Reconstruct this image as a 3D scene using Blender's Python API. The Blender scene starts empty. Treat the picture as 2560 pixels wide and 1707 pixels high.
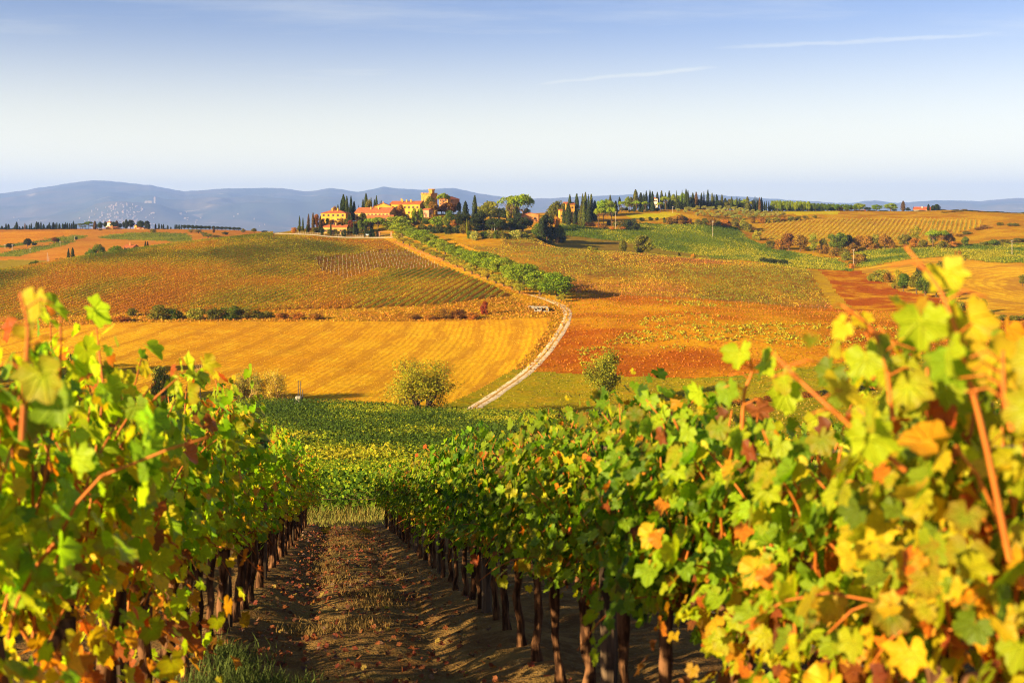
import bpy, math, random
import numpy as np
from mathutils import Vector, Matrix
R = math.radians
S = bpy.context.scene
COL = S.collection
rng = np.random.default_rng(7)
random.seed(7)

# ------------------------------------------------------------------ camera
F, H0, W2 = 1137.8, 215.0, 512.0            # focal length in 1/1024-width pixels, horizon row, centre column
cam = bpy.data.cameras.new('camera')
camo = bpy.data.objects.new('camera', cam)
COL.objects.link(camo)
camo.location = (0, 0, 0)
camo.rotation_euler = (R(90), 0, 0)
cam.sensor_width = 36.0
cam.lens = 36.0 * F / 1024.0
cam.shift_y = -(341.33 - H0) / 1024.0
cam.clip_start = 0.05
cam.clip_end = 120000
cam.dof.use_dof = True
cam.dof.focus_distance = 24.0
cam.dof.aperture_fstop = 3.6
S.camera = camo

# ------------------------------------------------------------------ light
SUN_EL, SUN_AZ_LEFT = 17.0, 37.0             # elevation; degrees the sun stands behind the camera's left
tosun = Vector((-math.cos(R(SUN_EL)) * math.cos(R(SUN_AZ_LEFT)),
                -math.cos(R(SUN_EL)) * math.sin(R(SUN_AZ_LEFT)), math.sin(R(SUN_EL))))
sl = bpy.data.lights.new('sun', 'SUN')
sl.energy = 5.0
sl.angle = R(0.55)
sl.color = (1.0, 0.79, 0.42)
so = bpy.data.objects.new('sun', sl)
so.rotation_euler = (-tosun).to_track_quat('-Z', 'Y').to_euler()
COL.objects.link(so)

world = bpy.data.worlds.new('World')
S.world = world
world.use_nodes = True
wn, wl = world.node_tree.nodes, world.node_tree.links
wn.clear()
sky = wn.new('ShaderNodeTexSky')
sky.sky_type = 'NISHITA'
sky.sun_disc = False
sky.sun_elevation = R(SUN_EL)
sky.sun_rotation = math.atan2(tosun.x, tosun.y)
sky.altitude = 300
sky.air_density = 1.0
sky.dust_density = 0.7
sky.ozone_density = 2.0
bg = wn.new('ShaderNodeBackground')
bg.inputs[1].default_value = 0.05
wo = wn.new('ShaderNodeOutputWorld')
# thin cirrus: wind-drawn streaks in the sky itself, by direction
geo = wn.new('ShaderNodeTexCoord')
sep = wn.new('ShaderNodeSeparateXYZ')
wl.new(geo.outputs['Generated'], sep.inputs[0])
def wmath(op, a, b=None):
    n = wn.new('ShaderNodeMath'); n.operation = op
    for i, v in enumerate((a, b)):
        if v is None: continue
        if isinstance(v, (int, float)): n.inputs[i].default_value = v
        else: wl.new(v, n.inputs[i])
    return n.outputs[0]
def wsmooth(v, lo, hi):
    n = wn.new('ShaderNodeMapRange'); n.interpolation_type = 'SMOOTHSTEP'
    wl.new(v, n.inputs[0]); n.inputs[1].default_value = lo; n.inputs[2].default_value = hi
    return n.outputs[0]
sx = wmath('DIVIDE', sep.outputs[0], wmath('MAXIMUM', sep.outputs[1], 0.05))
sz = wmath('DIVIDE', sep.outputs[2], wmath('MAXIMUM', sep.outputs[1], 0.05))
def noise_w(scx, scz, det, ofs):
    c = wn.new('ShaderNodeCombineXYZ')
    wl.new(wmath('MULTIPLY', sx, scx), c.inputs[0]); wl.new(wmath('MULTIPLY', sz, scz), c.inputs[1]); c.inputs[2].default_value = ofs
    n = wn.new('ShaderNodeTexNoise'); n.inputs['Scale'].default_value = 1.0; n.inputs['Detail'].default_value = det
    n.inputs['Roughness'].default_value = 0.6
    wl.new(c.outputs[0], n.inputs['Vector'])
    return n.outputs[0]
veil = wsmooth(noise_w(2.2, 26, 6, 3.1), 0.46, 0.8)
veil = wmath('MULTIPLY', veil, 0.16)
elev = sep.outputs[2]
lowveil = wmath('MULTIPLY', wmath('SUBTRACT', 1.0, wsmooth(elev, -0.02, 0.185)), 0.92)   # thin cloud sheet, denser towards the horizon
veil = wmath('MAXIMUM', lowveil, wmath('ADD', veil, wmath('MULTIPLY', lowveil, 0.7)))
veil = wmath('MINIMUM', veil, 1.0)
warp = wmath('MULTIPLY', wmath('SUBTRACT', noise_w(9, 30, 4, 8.0), 0.5), 0.012)
tex = noise_w(30, 160, 5, 1.7)
def trail(x0, z0, x1, z1, width, lo, hi, strength, curve=0.0):
    # a wisp along a line in the sky from (x0,z0) to (x1,z1)
    t = wmath('DIVIDE', wmath('SUBTRACT', sx, x0), x1 - x0)
    mid = wmath('MULTIPLY', wmath('MULTIPLY', t, wmath('SUBTRACT', 1.0, t)), curve * 4)
    zl = wmath('ADD', wmath('ADD', wmath('MULTIPLY', t, z1 - z0), z0), mid)
    dz = wmath('ABSOLUTE', wmath('SUBTRACT', wmath('ADD', sz, warp), zl))
    m = wmath('SUBTRACT', 1.0, wsmooth(dz, 0.0, width))
    ends = wmath('MULTIPLY', wsmooth(t, 0.0, 0.3), wmath('SUBTRACT', 1.0, wsmooth(t, 0.7, 1.0)))
    return wmath('MULTIPLY', wmath('MULTIPLY', wmath('MULTIPLY', m, ends), wsmooth(tex, lo, hi)), strength)
def pz(px, py): return ((px - W2) / F, (H0 - py) / F)
trails = [(470, 94, 770, 66, .0060, .05, .42, .85, .004), (650, 55, 1070, 32, .0042, .05, .45, .6, .003),
          (380, 80, 640, 58, .005, .3, .7, .35, .002), (90, 54, 150, 68, .008, .35, .7, .5, 0),
          (170, 62, 250, 58, .006, .3, .7, .45, 0), (80, 118, 180, 105, .007, .3, .7, .45, .002),
          (-20, 60, 80, 66, .008, .35, .7, .4, 0), (240, 93, 310, 88, .005, .3, .7, .4, 0)]
tot = veil
for (a, b, c, d, wd, lo, hi, st, cv) in trails:
    x0, z0 = pz(a, b); x1, z1 = pz(c, d)
    tot = wmath('MAXIMUM', tot, trail(x0, z0, x1, z1, wd, lo, hi, st * .38, cv))
mixc = wn.new('ShaderNodeMix'); mixc.data_type = 'RGBA'
wl.new(tot, mixc.inputs['Factor'])
tintn = wn.new('ShaderNodeMix'); tintn.data_type = 'RGBA'; tintn.blend_type = 'MULTIPLY'; tintn.inputs['Factor'].default_value = 1.0
wl.new(sky.outputs[0], tintn.inputs['A']); tintn.inputs['B'].default_value = (.71, .67, .83, 1)
wl.new(tintn.outputs['Result'], mixc.inputs['A'])
mixc.inputs['B'].default_value = (10.2, 9.3, 6.0, 1)
wl.new(mixc.outputs['Result'], bg.inputs[0])
wl.new(bg.outputs[0], wo.inputs[0])

S.view_settings.view_transform = 'Standard'
S.view_settings.look = 'None'
S.view_settings.gamma = 1.0
S.view_settings.exposure = 1.8
S.cycles.max_bounces = 7
S.cycles.diffuse_bounces = 3
S.cycles.transmission_bounces = 5
S.cycles.volume_bounces = 1
S.cycles.use_denoising = True
S.cycles.denoiser = 'OPENIMAGEDENOISE'
S.cycles.denoising_input_passes = 'RGB_ALBEDO_NORMAL'
S.cycles.denoising_prefilter = 'NONE'
S.cycles.use_adaptive_sampling = False
S.cycles.filter_width = 1.1

# ------------------------------------------------------------------ small helpers
def tag(o, label=None, cat=None, group=None, kind=None):
    if label: o['label'] = label
    if cat: o['category'] = cat
    if group: o['group'] = group
    if kind: o['kind'] = kind
    return o

def link(name, data, parent=None):
    o = bpy.data.objects.new(name, data)
    COL.objects.link(o)
    if parent is not None: o.parent = parent
    return o

def np_mesh(name, V, faces, mat=None, col=None, attrs=None, smooth=False):
    """faces: list of (M,k) int arrays"""
    me = bpy.data.meshes.new(name)
    V = np.ascontiguousarray(V, dtype=np.float32)
    me.vertices.add(len(V)); me.vertices.foreach_set('co', V.ravel())
    if isinstance(faces, np.ndarray): faces = [faces]
    faces = [f for f in faces if len(f)]
    li = np.concatenate([f.ravel() for f in faces]).astype(np.int32)
    cnt = np.concatenate([np.full(len(f), f.shape[1]) for f in faces])
    st = np.concatenate([[0], np.cumsum(cnt)[:-1]]).astype(np.int32)
    me.loops.add(len(li)); me.loops.foreach_set('vertex_index', li)
    me.polygons.add(len(cnt)); me.polygons.foreach_set('loop_start', st)
    me.polygons.foreach_set('use_smooth', np.full(len(cnt), smooth))
    if col is not None:
        a = me.color_attributes.new('Col', 'FLOAT_COLOR', 'POINT')
        c4 = np.ones((len(V), 4), np.float32); c4[:, :3] = col
        a.data.foreach_set('color', c4.ravel())
    for k, v in (attrs or {}).items():
        a = me.attributes.new(k, 'FLOAT', 'POINT'); a.data.foreach_set('value', np.asarray(v, np.float32))
    if mat is not None: me.materials.append(mat)
    me.update(calc_edges=True)
    me.validate()
    return me

def grid_faces(nr, nc, mask=None):
    i = np.arange(nr - 1)[:, None] * nc + np.arange(nc - 1)[None, :]
    f = np.stack([i, i + 1, i + nc + 1, i + nc], -1).reshape(-1, 4)
    return f if mask is None else f[mask.ravel()]

# value noise
_perm = np.random.default_rng(3).random((512, 512)).astype(np.float64)
def vnoise(x, y):
    xi, yi = np.floor(x).astype(np.int64), np.floor(y).astype(np.int64)
    fx, fy = x - xi, y - yi
    fx, fy = fx * fx * (3 - 2 * fx), fy * fy * (3 - 2 * fy)
    a = _perm[xi % 512, yi % 512]; b = _perm[(xi + 1) % 512, yi % 512]
    c = _perm[xi % 512, (yi + 1) % 512]; d = _perm[(xi + 1) % 512, (yi + 1) % 512]
    return (a * (1 - fx) + b * fx) * (1 - fy) + (c * (1 - fx) + d * fx) * fy
def fbm(x, y, oct=4, gain=0.5):
    s, a, t = 0, 1, 0
    for k in range(oct):
        s = s + a * vnoise(x * 2 ** k + 17.3 * k, y * 2 ** k + 5.1 * k); t += a; a *= gain
    return s / t

# ------------------------------------------------------------------ terrain
# (column px): list of (depth, image row) for the control lines E..O; A..D shared
LN = {
 -200: [(285,408),(310,396),(480,335),(510,327),(560,302),(600,288),(720,300),(880,275),(1150,250),(1500,230)],
 0:    [(285,408),(310,395),(480,331),(515,322),(620,285),(680,271),(780,285),(900,268),(1150,245),(1500,229.5)],
 100:  [(285,405),(310,393),(480,324),(515,314),(680,264),(740,255),(820,268),(930,256),(1180,243),(1500,228.8)],
 200:  [(285,404),(308,398),(480,321.5),(515,311),(760,247),(810,241.5),(880,252),(980,246),(1250,238),(1500,229.5)],
 261:  [(285,404),(305,401),(480,321),(515,310),(830,238),(870,235),(950,243),(1050,241),(1300,237),(1500,231.5)],
 300:  [(285,405),(303,403),(480,321),(515,309),(865,235),(930,229.5),(1020,239),(1100,241),(1300,240),(1500,239)],
 340:  [(285,406),(302,404),(480,321),(515,308.5),(868,237),(960,223.5),(1060,238),(1150,240),(1300,240),(1500,239)],
 400:  [(284,409),(301,407),(480,321),(517,307),(860,239),(985,215.5),(1080,228),(1150,228),(1250,226),(1400,225)],
 450:  [(283,412),(300,409),(480,321),(525,303),(815,244),(985,214),(1080,226),(1150,226),(1250,224),(1400,220)],
 500:  [(284,414),(300,411),(480,320),(545,297),(760,249),(960,222),(1060,228),(1120,227),(1220,219),(1350,215)],
 560:  [(285,414),(301,411),(480,318),(580,292),(720,255),(765,249.5),(820,252),(900,246),(1060,226),(1300,212)],
 620:  [(287,413),(302,409),(470,318),(570,295),(690,263),(750,253.5),(820,257),(920,250),(1080,226),(1300,210)],
 700:  [(290,408),(310,402),(470,314),(545,299),(670,270),(740,260),(820,264),(940,256),(1100,227),(1320,209)],
 760:  [(292,404),(312,397),(470,314),(540,303.5),(660,276),(735,265.5),(820,269),(930,259),(1080,240),(1350,211)],
 830:  [(296,395),(316,388),(470,316),(530,308.5),(640,284),(730,272),(800,272),(900,263),(1080,239),(1380,211)],
 900:  [(300,388),(320,381),(470,318),(540,306),(650,285),(740,271),(830,263),(930,252),(1100,236),(1400,211)],
 960:  [(305,380),(325,374),(470,319),(550,303),(660,282),(750,267),(840,258),(940,247),(1100,232),(1400,210)],
 1024: [(310,374),(330,368),(470,319),(550,302),(660,280),(750,263),(840,255),(940,246),(1080,228),(1300,214)],
 1230: [(310,374),(330,368),(470,319),(550,302),(660,280),(750,260),(840,252),(940,243),(1080,228),(1300,214)],
}
HEAD = [(1, None), (20, None), (34, None), (40, 518.5), (110, 472)]
TAIL = [(1750, None), (2600, 264), (9000, 234.5), (41000, 233)]

def pchip(x, y, xq):
    """monotone cubic; x,y 1-D"""
    h = np.diff(x); dl = np.diff(y) / h
    d = np.zeros_like(y)
    w1 = 2 * h[1:] + h[:-1]; w2 = h[1:] + 2 * h[:-1]
    ok = dl[:-1] * dl[1:] > 0
    with np.errstate(divide='ignore', invalid='ignore'):
        dd = (w1 + w2) / (w1 / dl[:-1] + w2 / dl[1:])
    d[1:-1] = np.where(ok, dd, 0)
    d[0], d[-1] = dl[0], dl[-1]
    i = np.clip(np.searchsorted(x, xq) - 1, 0, len(h) - 1)
    t = (xq - x[i]) / h[i]
    h00 = 2*t**3 - 3*t**2 + 1; h10 = t**3 - 2*t**2 + t; h01 = -2*t**3 + 3*t**2; h11 = t**3 - t**2
    return h00*y[i] + h10*h[i]*d[i] + h01*y[i+1] + h11*h[i]*d[i+1]

SLOPE, EYE = 0.237, 1.25
def near_plane(d): return -EYE - SLOPE * d
PXS = np.arange(-190, 1216, 2.0)
DS = np.concatenate([np.geomspace(6, 30, 25)[:-1], np.geomspace(30, 1800, 640), np.geomspace(1850, 41000, 30)])
_cols = sorted(LN)
_cx = np.array(_cols, float)
nl = len(LN[0])
_ld = np.array([[p[0] for p in LN[c]] for c in _cols], float)
_lp = np.array([[p[1] for p in LN[c]] for c in _cols], float)
LD = np.stack([pchip(_cx, _ld[:, k], PXS) for k in range(nl)], 1)
LP = np.stack([pchip(_cx, _lp[:, k], PXS) for k in range(nl)], 1)
def row2z(py, d): return -(py - H0) / F * d
TZ = np.zeros((len(DS), len(PXS))); TT = np.zeros_like(TZ)
for j in range(len(PXS)):
    d = [h[0] for h in HEAD] + list(LD[j]) + [t[0] for t in TAIL]
    z = [near_plane(h[0]) if h[1] is None else row2z(h[1], h[0]) for h in HEAD]
    z += list(row2z(LP[j], LD[j]))
    zN = z[-1]
    z += [zN - 12 if t[1] is None else row2z(t[1], t[0]) for t in TAIL]
    d, z = np.array(d, float), np.array(z, float)
    TZ[:, j] = pchip(d, z, DS)
    TT[:, j] = np.interp(DS, d, np.arange(len(d)) - len(HEAD))     # 0=E 1=F 2=G 3=H 4=I 5=J 6=K 7=L 8=M 9=N
PXG, DG = np.meshgrid(PXS, DS)
XG = (PXG - W2) / F * DG
amp = np.clip((DG - 120) / 200, 0, 1) * np.clip((1700 - DG) / 300, 0, 1)
TZ += amp * ((fbm(XG / 60, DG / 60, 3) - .5) * 1.1 + (fbm(XG / 14, DG / 14, 3) - .5) * 0.45)
_lgd = np.log(DS)
def tz_pd(px, d, tab=None):
    """terrain height at image column px and depth d (bilinear in the table)"""
    px = np.asarray(px, float); d = np.asarray(d, float)
    tab = TZ if tab is None else tab
    u = np.clip((px - PXS[0]) / 2.0, 0, len(PXS) - 1.001)
    i = np.clip(np.searchsorted(DS, d) - 1, 0, len(DS) - 2)
    v = np.clip((d - DS[i]) / (DS[i + 1] - DS[i]), 0, 1)
    j = u.astype(int); fu = u - j
    return (tab[i, j]*(1-fu) + tab[i, j+1]*fu)*(1-v) + (tab[i+1, j]*(1-fu) + tab[i+1, j+1]*fu)*v
def tz(x, y):
    return tz_pd(W2 + F * np.asarray(x) / np.asarray(y), y)
def hit(px, py):
    """depth where the sight line through (px,py) first meets the terrain"""
    dd = DS[DS > 60]
    pr = H0 - F * tz_pd(np.full_like(dd, px), dd) / dd
    k = np.argmax(pr <= py)
    if pr[k] > py: return None
    if k == 0: return float(dd[0])
    t = (pr[k-1] - py) / (pr[k-1] - pr[k] + 1e-9)
    return float(dd[k-1] + t * (dd[k] - dd[k-1]))
def P(px, d):
    return Vector(((px - W2) / F * d, d, float(tz_pd(px, d))))

# zoom frames used when measuring: letter -> (x0, y0, step) in 1024-wide rows
ZM = {'1': (256, 176, .13605), '2': (0, 168, .12245), '3': (536, 176, .11225), '4': (760, 184, .11225),
      '6': (512, 256, .21769), 'A': (280, 184, .061224), 'B': (408, 184, .0714286), 'C': (552, 184, .061224),
      'D': (680, 184, .061224), 'E': (0, 212, .061224), 'F': (840, 248, .07823), 'G': (136, 344, .07823),
      'H': (376, 344, .11225), 'I': (448, 264, .068027), 'Z': (0, 0, .43537), 'P': (0, 0, 1)}
def zm(k, X, Y): a, b, s = ZM[k]; return a + X * s, b + Y * s
def zpoly(k, pts): return [zm(k, *p) for p in pts]
def in_poly(poly, x, y):
    x = np.asarray(x); r = np.zeros(x.shape, bool); n = len(poly)
    for i in range(n):
        x1, y1 = poly[i]; x2, y2 = poly[(i + 1) % n]
        if y1 == y2: continue
        c = ((y1 > y) != (y2 > y)) & (x < (x2 - x1) * (y - y1) / (y2 - y1) + x1)
        r ^= c
    return r
# ------------------------------------------------------------------ materials
def newmat(name):
    m = bpy.data.materials.new(name); m.use_nodes = True
    nt = m.node_tree; nt.nodes.clear()
    return m, nt.nodes, nt.links
class NB:
    """tiny node builder"""
    def __init__(s, name):
        s.m, s.n, s.l = newmat(name)
        s.pos = s.n.new('ShaderNodeNewGeometry').outputs['Position']
    def put(s, sock, v):
        if isinstance(v, (int, float)): sock.default_value = v
        elif isinstance(v, tuple): sock.default_value = v if len(v) == 4 or sock.type == 'VECTOR' else v + (1,)
        else: s.l.new(v, sock)
    def math(s, op, a, b=0.0, clamp=False):
        n = s.n.new('ShaderNodeMath'); n.operation = op; n.use_clamp = clamp
        s.put(n.inputs[0], a); s.put(n.inputs[1], b); return n.outputs[0]
    def noise(s, scale, detail=3, vec=None, rough=0.55, dist=0.0):
        n = s.n.new('ShaderNodeTexNoise'); n.inputs['Scale'].default_value = scale
        n.inputs['Detail'].default_value = detail; n.inputs['Roughness'].default_value = rough
        n.inputs['Distortion'].default_value = dist
        s.l.new(vec if vec is not None else s.pos, n.inputs['Vector']); return n.outputs[0]
    def scale(s, vec, xyz):
        n = s.n.new('ShaderNodeVectorMath'); n.operation = 'MULTIPLY'
        s.put(n.inputs[0], vec); n.inputs[1].default_value = xyz; return n.outputs[0]
    def smooth(s, v, lo, hi):
        n = s.n.new('ShaderNodeMapRange'); n.interpolation_type = 'SMOOTHSTEP'
        s.l.new(v, n.inputs[0]); n.inputs[1].default_value = lo; n.inputs[2].default_value = hi; return n.outputs[0]
    def mix(s, f, a, b, mode='MIX'):
        n = s.n.new('ShaderNodeMix'); n.data_type = 'RGBA'; n.blend_type = mode
        s.put(n.inputs['Factor'], f); s.put(n.inputs['A'], a); s.put(n.inputs['B'], b); return n.outputs['Result']
    def attr(s, name, out='Fac'):
        n = s.n.new('ShaderNodeAttribute'); n.attribute_name = name; return n.outputs[out]
    def bump(s, h, dist, strength=1.0):
        n = s.n.new('ShaderNodeBump'); s.l.new(h, n.inputs['Height']); n.inputs['Distance'].default_value = dist
        n.inputs['Strength'].default_value = strength; return n.outputs[0]
    def finish(s, col, rough=0.95, spec=0.1, normal=None, **kw):
        b = s.n.new('ShaderNodeBsdfPrincipled')
        s.put(b.inputs['Base Color'], col); s.put(b.inputs['Roughness'], rough)
        b.inputs['Specular IOR Level'].default_value = spec
        for k, v in kw.items(): s.put(b.inputs[k], v)
        if normal is not None: s.l.new(normal, b.inputs['Normal'])
        o = s.n.new('ShaderNodeOutputMaterial'); s.l.new(b.outputs[0], o.inputs[0]); return s.m

def _sat(c): return (c[0] * 1.02, c[1] * 1.12, c[2] * .4)
def field_mat(name, c1, c2, c3, macro=0.02, mid=0.12, fine=0.7, stripe=None, scol=None, bump=0.0, m_lo=.4, m_hi=.6, f_amt=.55):
    c1, c2, c3 = _sat(c1), _sat(c2), _sat(c3)
    b = NB(name)
    c = b.mix(b.smooth(b.noise(macro, 5, rough=.6), m_lo, m_hi), c1, c2)
    c = b.mix(b.math('MULTIPLY', b.smooth(b.noise(mid, 5, rough=.65), .45, .68), .7), c, c3)
    fn = b.noise(fine, 4, rough=.7)
    dark = b.mix(1.0, c, (.5, .42, .36), 'MULTIPLY')
    c = b.mix(b.math('MULTIPLY', b.smooth(fn, .62, .38), f_amt), c, dark)
    h = fn
    if stripe:
        period, amt = stripe
        rc = b.math('ADD', b.attr('rowc'), b.math('MULTIPLY', b.noise(.12, 3), period * .9))
        w = b.math('ADD', b.math('MULTIPLY', b.math('SINE', b.math('MULTIPLY', rc, 2 * math.pi / period)), .5), .5)
        cv = b.n.new('ShaderNodeCombineXYZ'); b.l.new(b.math('MULTIPLY', rc, 1.05 / period), cv.inputs[0])
        sx_ = b.n.new('ShaderNodeSeparateXYZ'); b.l.new(b.pos, sx_.inputs[0]); b.l.new(b.math('MULTIPLY', sx_.outputs[1], .035), cv.inputs[1])
        st = b.noise(1.0, 5, vec=cv.outputs[0], rough=.7)
        wv = b.math('MULTIPLY', b.math('ADD', b.math('MULTIPLY', b.smooth(st, .42, .66), .42), b.math('MULTIPLY', b.smooth(b.math('ADD', w, b.math('MULTIPLY', b.math('SUBTRACT', b.noise(.45, 4), .5), 1.2)), .25, .85), .5)), amt)
        w = st
        c = b.mix(wv, c, scol)
        w2 = b.math('SINE', b.math('MULTIPLY', b.math('ADD', b.attr('rowc'), b.math('MULTIPLY', b.noise(.05, 3), period * 6)), 2 * math.pi / (period * 7.3)))
        c = b.mix(b.math('MULTIPLY', b.smooth(w2, .35, 1.0), amt * .8), c, scol)
        h = b.math('ADD', fn, b.math('MULTIPLY', w, .3))
    nrm = b.bump(h, bump) if bump else None
    return b.finish(c, 1.0, 0.0, nrm)

FM = {
 'vineyard_soil': field_mat('vineyard_soil', (.10, .062, .022), (.07, .055, .018), (.15, .085, .025), .05, .4, 2.0, bump=.15),
 'meadow':        field_mat('meadow', (.30, .22, .018), (.20, .18, .018), (.40, .20, .02), .03, .2, .8, bump=.25),
 'stubble_field': field_mat('stubble_field', (.72, .35, .028), (.60, .25, .022), (.74, .40, .05), .014, .09, .55, stripe=(2.2, .75), scol=(.37, .15, .010), bump=.25, f_amt=.5),
 'grass_bank':    field_mat('grass_bank', (.48, .23, .02), (.36, .13, .016), (.30, .2, .02), .04, .2, .6, bump=.3),
 'dome_vineyard_soil': field_mat('dome_vineyard_soil', (.27, .105, .02), (.20, .075, .02), (.33, .14, .03), .012, .08, .6, bump=.2),
 'hamlet_ground': field_mat('hamlet_ground', (.42, .20, .02), (.26, .16, .02), (.30, .10, .015), .03, .15, .6, bump=.2),
 'avenue_verge':  field_mat('avenue_verge', (.62, .27, .022), (.60, .36, .03), (.5, .15, .015), .03, .2, .8, bump=.2),
 'yellow_vineyard_soil': field_mat('yellow_vineyard_soil', (.42, .18, .02), (.24, .10, .035), (.5, .25, .03), .012, .07, .5, bump=.25),
 'red_field':     field_mat('red_field', (.33, .075, .012), (.54, .24, .02), (.42, .13, .014), .013, .075, .7, bump=.3, m_lo=.40, m_hi=.58),
 'red_fallow':    field_mat('red_fallow', (.38, .08, .016), (.58, .24, .02), (.28, .055, .014), .045, .14, .6, bump=.3, m_lo=.44, m_hi=.62),
 'farm_track':    field_mat('farm_track', (.40, .2, .04), (.5, .27, .03), (.28, .15, .05), .03, .2, .8, bump=.1),
 'curved_stubble': field_mat('curved_stubble', (.68, .36, .035), (.58, .26, .025), (.72, .42, .07), .02, .1, .5, stripe=(5.5, .8), scol=(.34, .15, .02), bump=.35),
 'green_crop':    field_mat('green_crop', (.17, .19, .012), (.10, .14, .012), (.24, .22, .015), .012, .08, .5, bump=.5),
 'grey_fallow':   field_mat('grey_fallow', (.26, .17, .04), (.22, .12, .05), (.30, .2, .03), .02, .1, .6, bump=.2),
 'bright_lawn':   field_mat('bright_lawn', (.40, .36, .015), (.5, .34, .02), (.46, .28, .02), .02, .1, .5, bump=.2),
 'slope_vineyard_soil': field_mat('slope_vineyard_soil', (.56, .27, .03), (.48, .2, .025), (.5, .3, .03), .015, .08, .6, bump=.2),
 'ploughed_field': field_mat('ploughed_field', (.50, .19, .05), (.42, .14, .035), (.52, .24, .06), .008, .05, .5, stripe=(9, .3), scol=(.36, .11, .03), bump=.3),
 'orange_stubble': field_mat('orange_stubble', (.60, .22, .035), (.52, .17, .03), (.58, .28, .05), .01, .05, .4, bump=.3),
 'green_vineyard_soil': field_mat('green_vineyard_soil', (.24, .22, .03), (.17, .18, .025), (.34, .24, .03), .01, .06, .4, stripe=(6, .5), scol=(.12, .13, .02), bump=.4),
 'far_plain':     field_mat('far_plain', (.10, .10, .03), (.16, .12, .04), (.22, .16, .08), .002, .006, .02),
}
# ------------------------------------------------------------------ which field is where
PYG = H0 - F * TZ / DG
names = list(FM)
FID = np.full(TZ.shape, names.index('grass_bank'))
def setf(name, mask): FID[mask] = names.index(name)
PXW = PXG + (fbm(XG / 18 + 9, DG / 18, 3) - .5) * 9 + (fbm(XG / 3, DG / 3, 2) - .5) * 3
PYW = PYG + (fbm(XG / 18 + 31, DG / 18, 3) - .5) * 2.4
def inp(k, pts): return in_poly(zpoly(k, pts), PXW, PYW)
X0 = PXG; Y0 = PYG; T = TT
setf('vineyard_soil', (T < 0) & (PXG < 560))
setf('meadow', (T < 0) & (PXG >= 560) & (DG > 60))
setf('meadow', (T >= 0) & (T < 1))
redlow = np.interp(PXG, [500, 530, 600, 700, 760, 850, 1024, 1230], [366, 372, 376, 379, 373, 362, 345, 340])
setf('meadow', (T >= 0) & (T < 2) & (PXG > 440) & (PYW > redlow))
road_x = np.interp(PYG, [290, 303, 320, 333, 350, 365, 380, 398, 412], [572, 571, 569, 561, 549, 536, 516, 485, 464])
setf('red_field', (T >= 0.5) & (T < 3.05) & (PXG > np.maximum(road_x, 520)) & (PYW <= redlow))
stub_r = np.interp(PYG, [318, 330, 352, 370, 390, 409], [549, 546, 530, 512, 478, 436])
setf('stubble_field', (T >= 1.0) & (T < 2) & (PXG < stub_r))
setf('grass_bank', (T >= 2) & (T < 3) & (PXG < 545))
dome_r = np.interp(PYG, [236, 240, 263, 285, 300, 315], [378, 385, 432, 490, 520, 524])
dome = (T >= 3) & (T < 5.3) & (PXG < dome_r) & (PXG < 530)
setf('hamlet_ground', (T >= 3.5) & (T < 6) & (PXG > 255) & (PXG < 540))
setf('dome_vineyard_soil', dome & (((PXG > 272) & (T < 3.95)) | (PXG <= 272)))
aven_r = np.interp(PYG, [236, 248, 262, 280, 294], [436, 470, 500, 545, 572])
setf('avenue_verge', (T >= 2.6) & (T < 4.1) & (PXG >= dome_r) & (PXG < aven_r) & (PXG > 370))
setf('yellow_vineyard_soil', (T >= 3) & (T < 5.4) & (PXG >= aven_r) & (PXG > 440) & ((PXG < 800) | in_poly([(790, 200), (806, 268), (832, 306), (832, 311), (790, 311)], PXG, PYG)) & ((T < 4.0) | (PXG > 500)))
setf('farm_track', (T > 2.3) & (T < 5.5) & inp('4', [(430, 750), (520, 765), (810, 1130), (640, 1112)]))
setf('red_fallow', (T > 2.0) & (T < 6.5) & inp('4', [(520, 765), (900, 780), (1220, 950), (1600, 1010), (1640, 1150), (820, 1130)]))
rf = inp('4', [(860, 760), (960, 738), (1500, 660), (1680, 650), (2000, 700), (3600, 740), (3600, 1240), (1950, 1190), (1880, 1060), (1560, 1010), (1220, 950)])
setf('curved_stubble', (T > 2.0) & (T < 8) & rf)
gc = inp('4', [(870, 740), (840, 700), (850, 600), (1400, 570), (2400, 520), (3600, 520), (3600, 745), (2000, 695), (1680, 645), (1500, 655), (960, 735)])
setf('green_crop', (T > 4.2) & (T < 9.5) & gc)
setf('grey_fallow', (T > 5.3) & (T < 9) & (PXG > 520) & (PXG < 730) & (PYG > 230))
gm = inp('3', [(200, 420), (700, 480), (940, 420), (1780, 450), (1870, 560), (2110, 640), (2352, 770), (2420, 800), (1700, 740), (1200, 680), (800, 590), (230, 525)])
setf('green_crop', (T > 5.3) & (T < 9) & gm)
setf('green_crop', (T > 5.2) & (T < 8) & inp('4', [(0, 560), (700, 680), (810, 780), (430, 752), (0, 712)]))
setf('bright_lawn', (T > 7) & inp('3', [(760, 350), (1220, 325), (1260, 345), (1150, 375), (880, 392)]))
setf('bright_lawn', (T > 8) & (T < 9.3) & inp('3', [(1990, 300), (2352, 300), (2352, 335), (2200, 345)]))
setf('bright_lawn', (T > 8) & (T < 9.3) & inp('4', [(230, 235), (700, 235), (700, 270), (300, 275)]))
sv = inp('4', [(0, 345), (300, 318), (1400, 312), (1975, 325), (1940, 390), (1740, 440), (1200, 500), (130, 505), (20, 480)])
setf('slope_vineyard_soil', (T > 6) & (T < 9) & sv)
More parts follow.
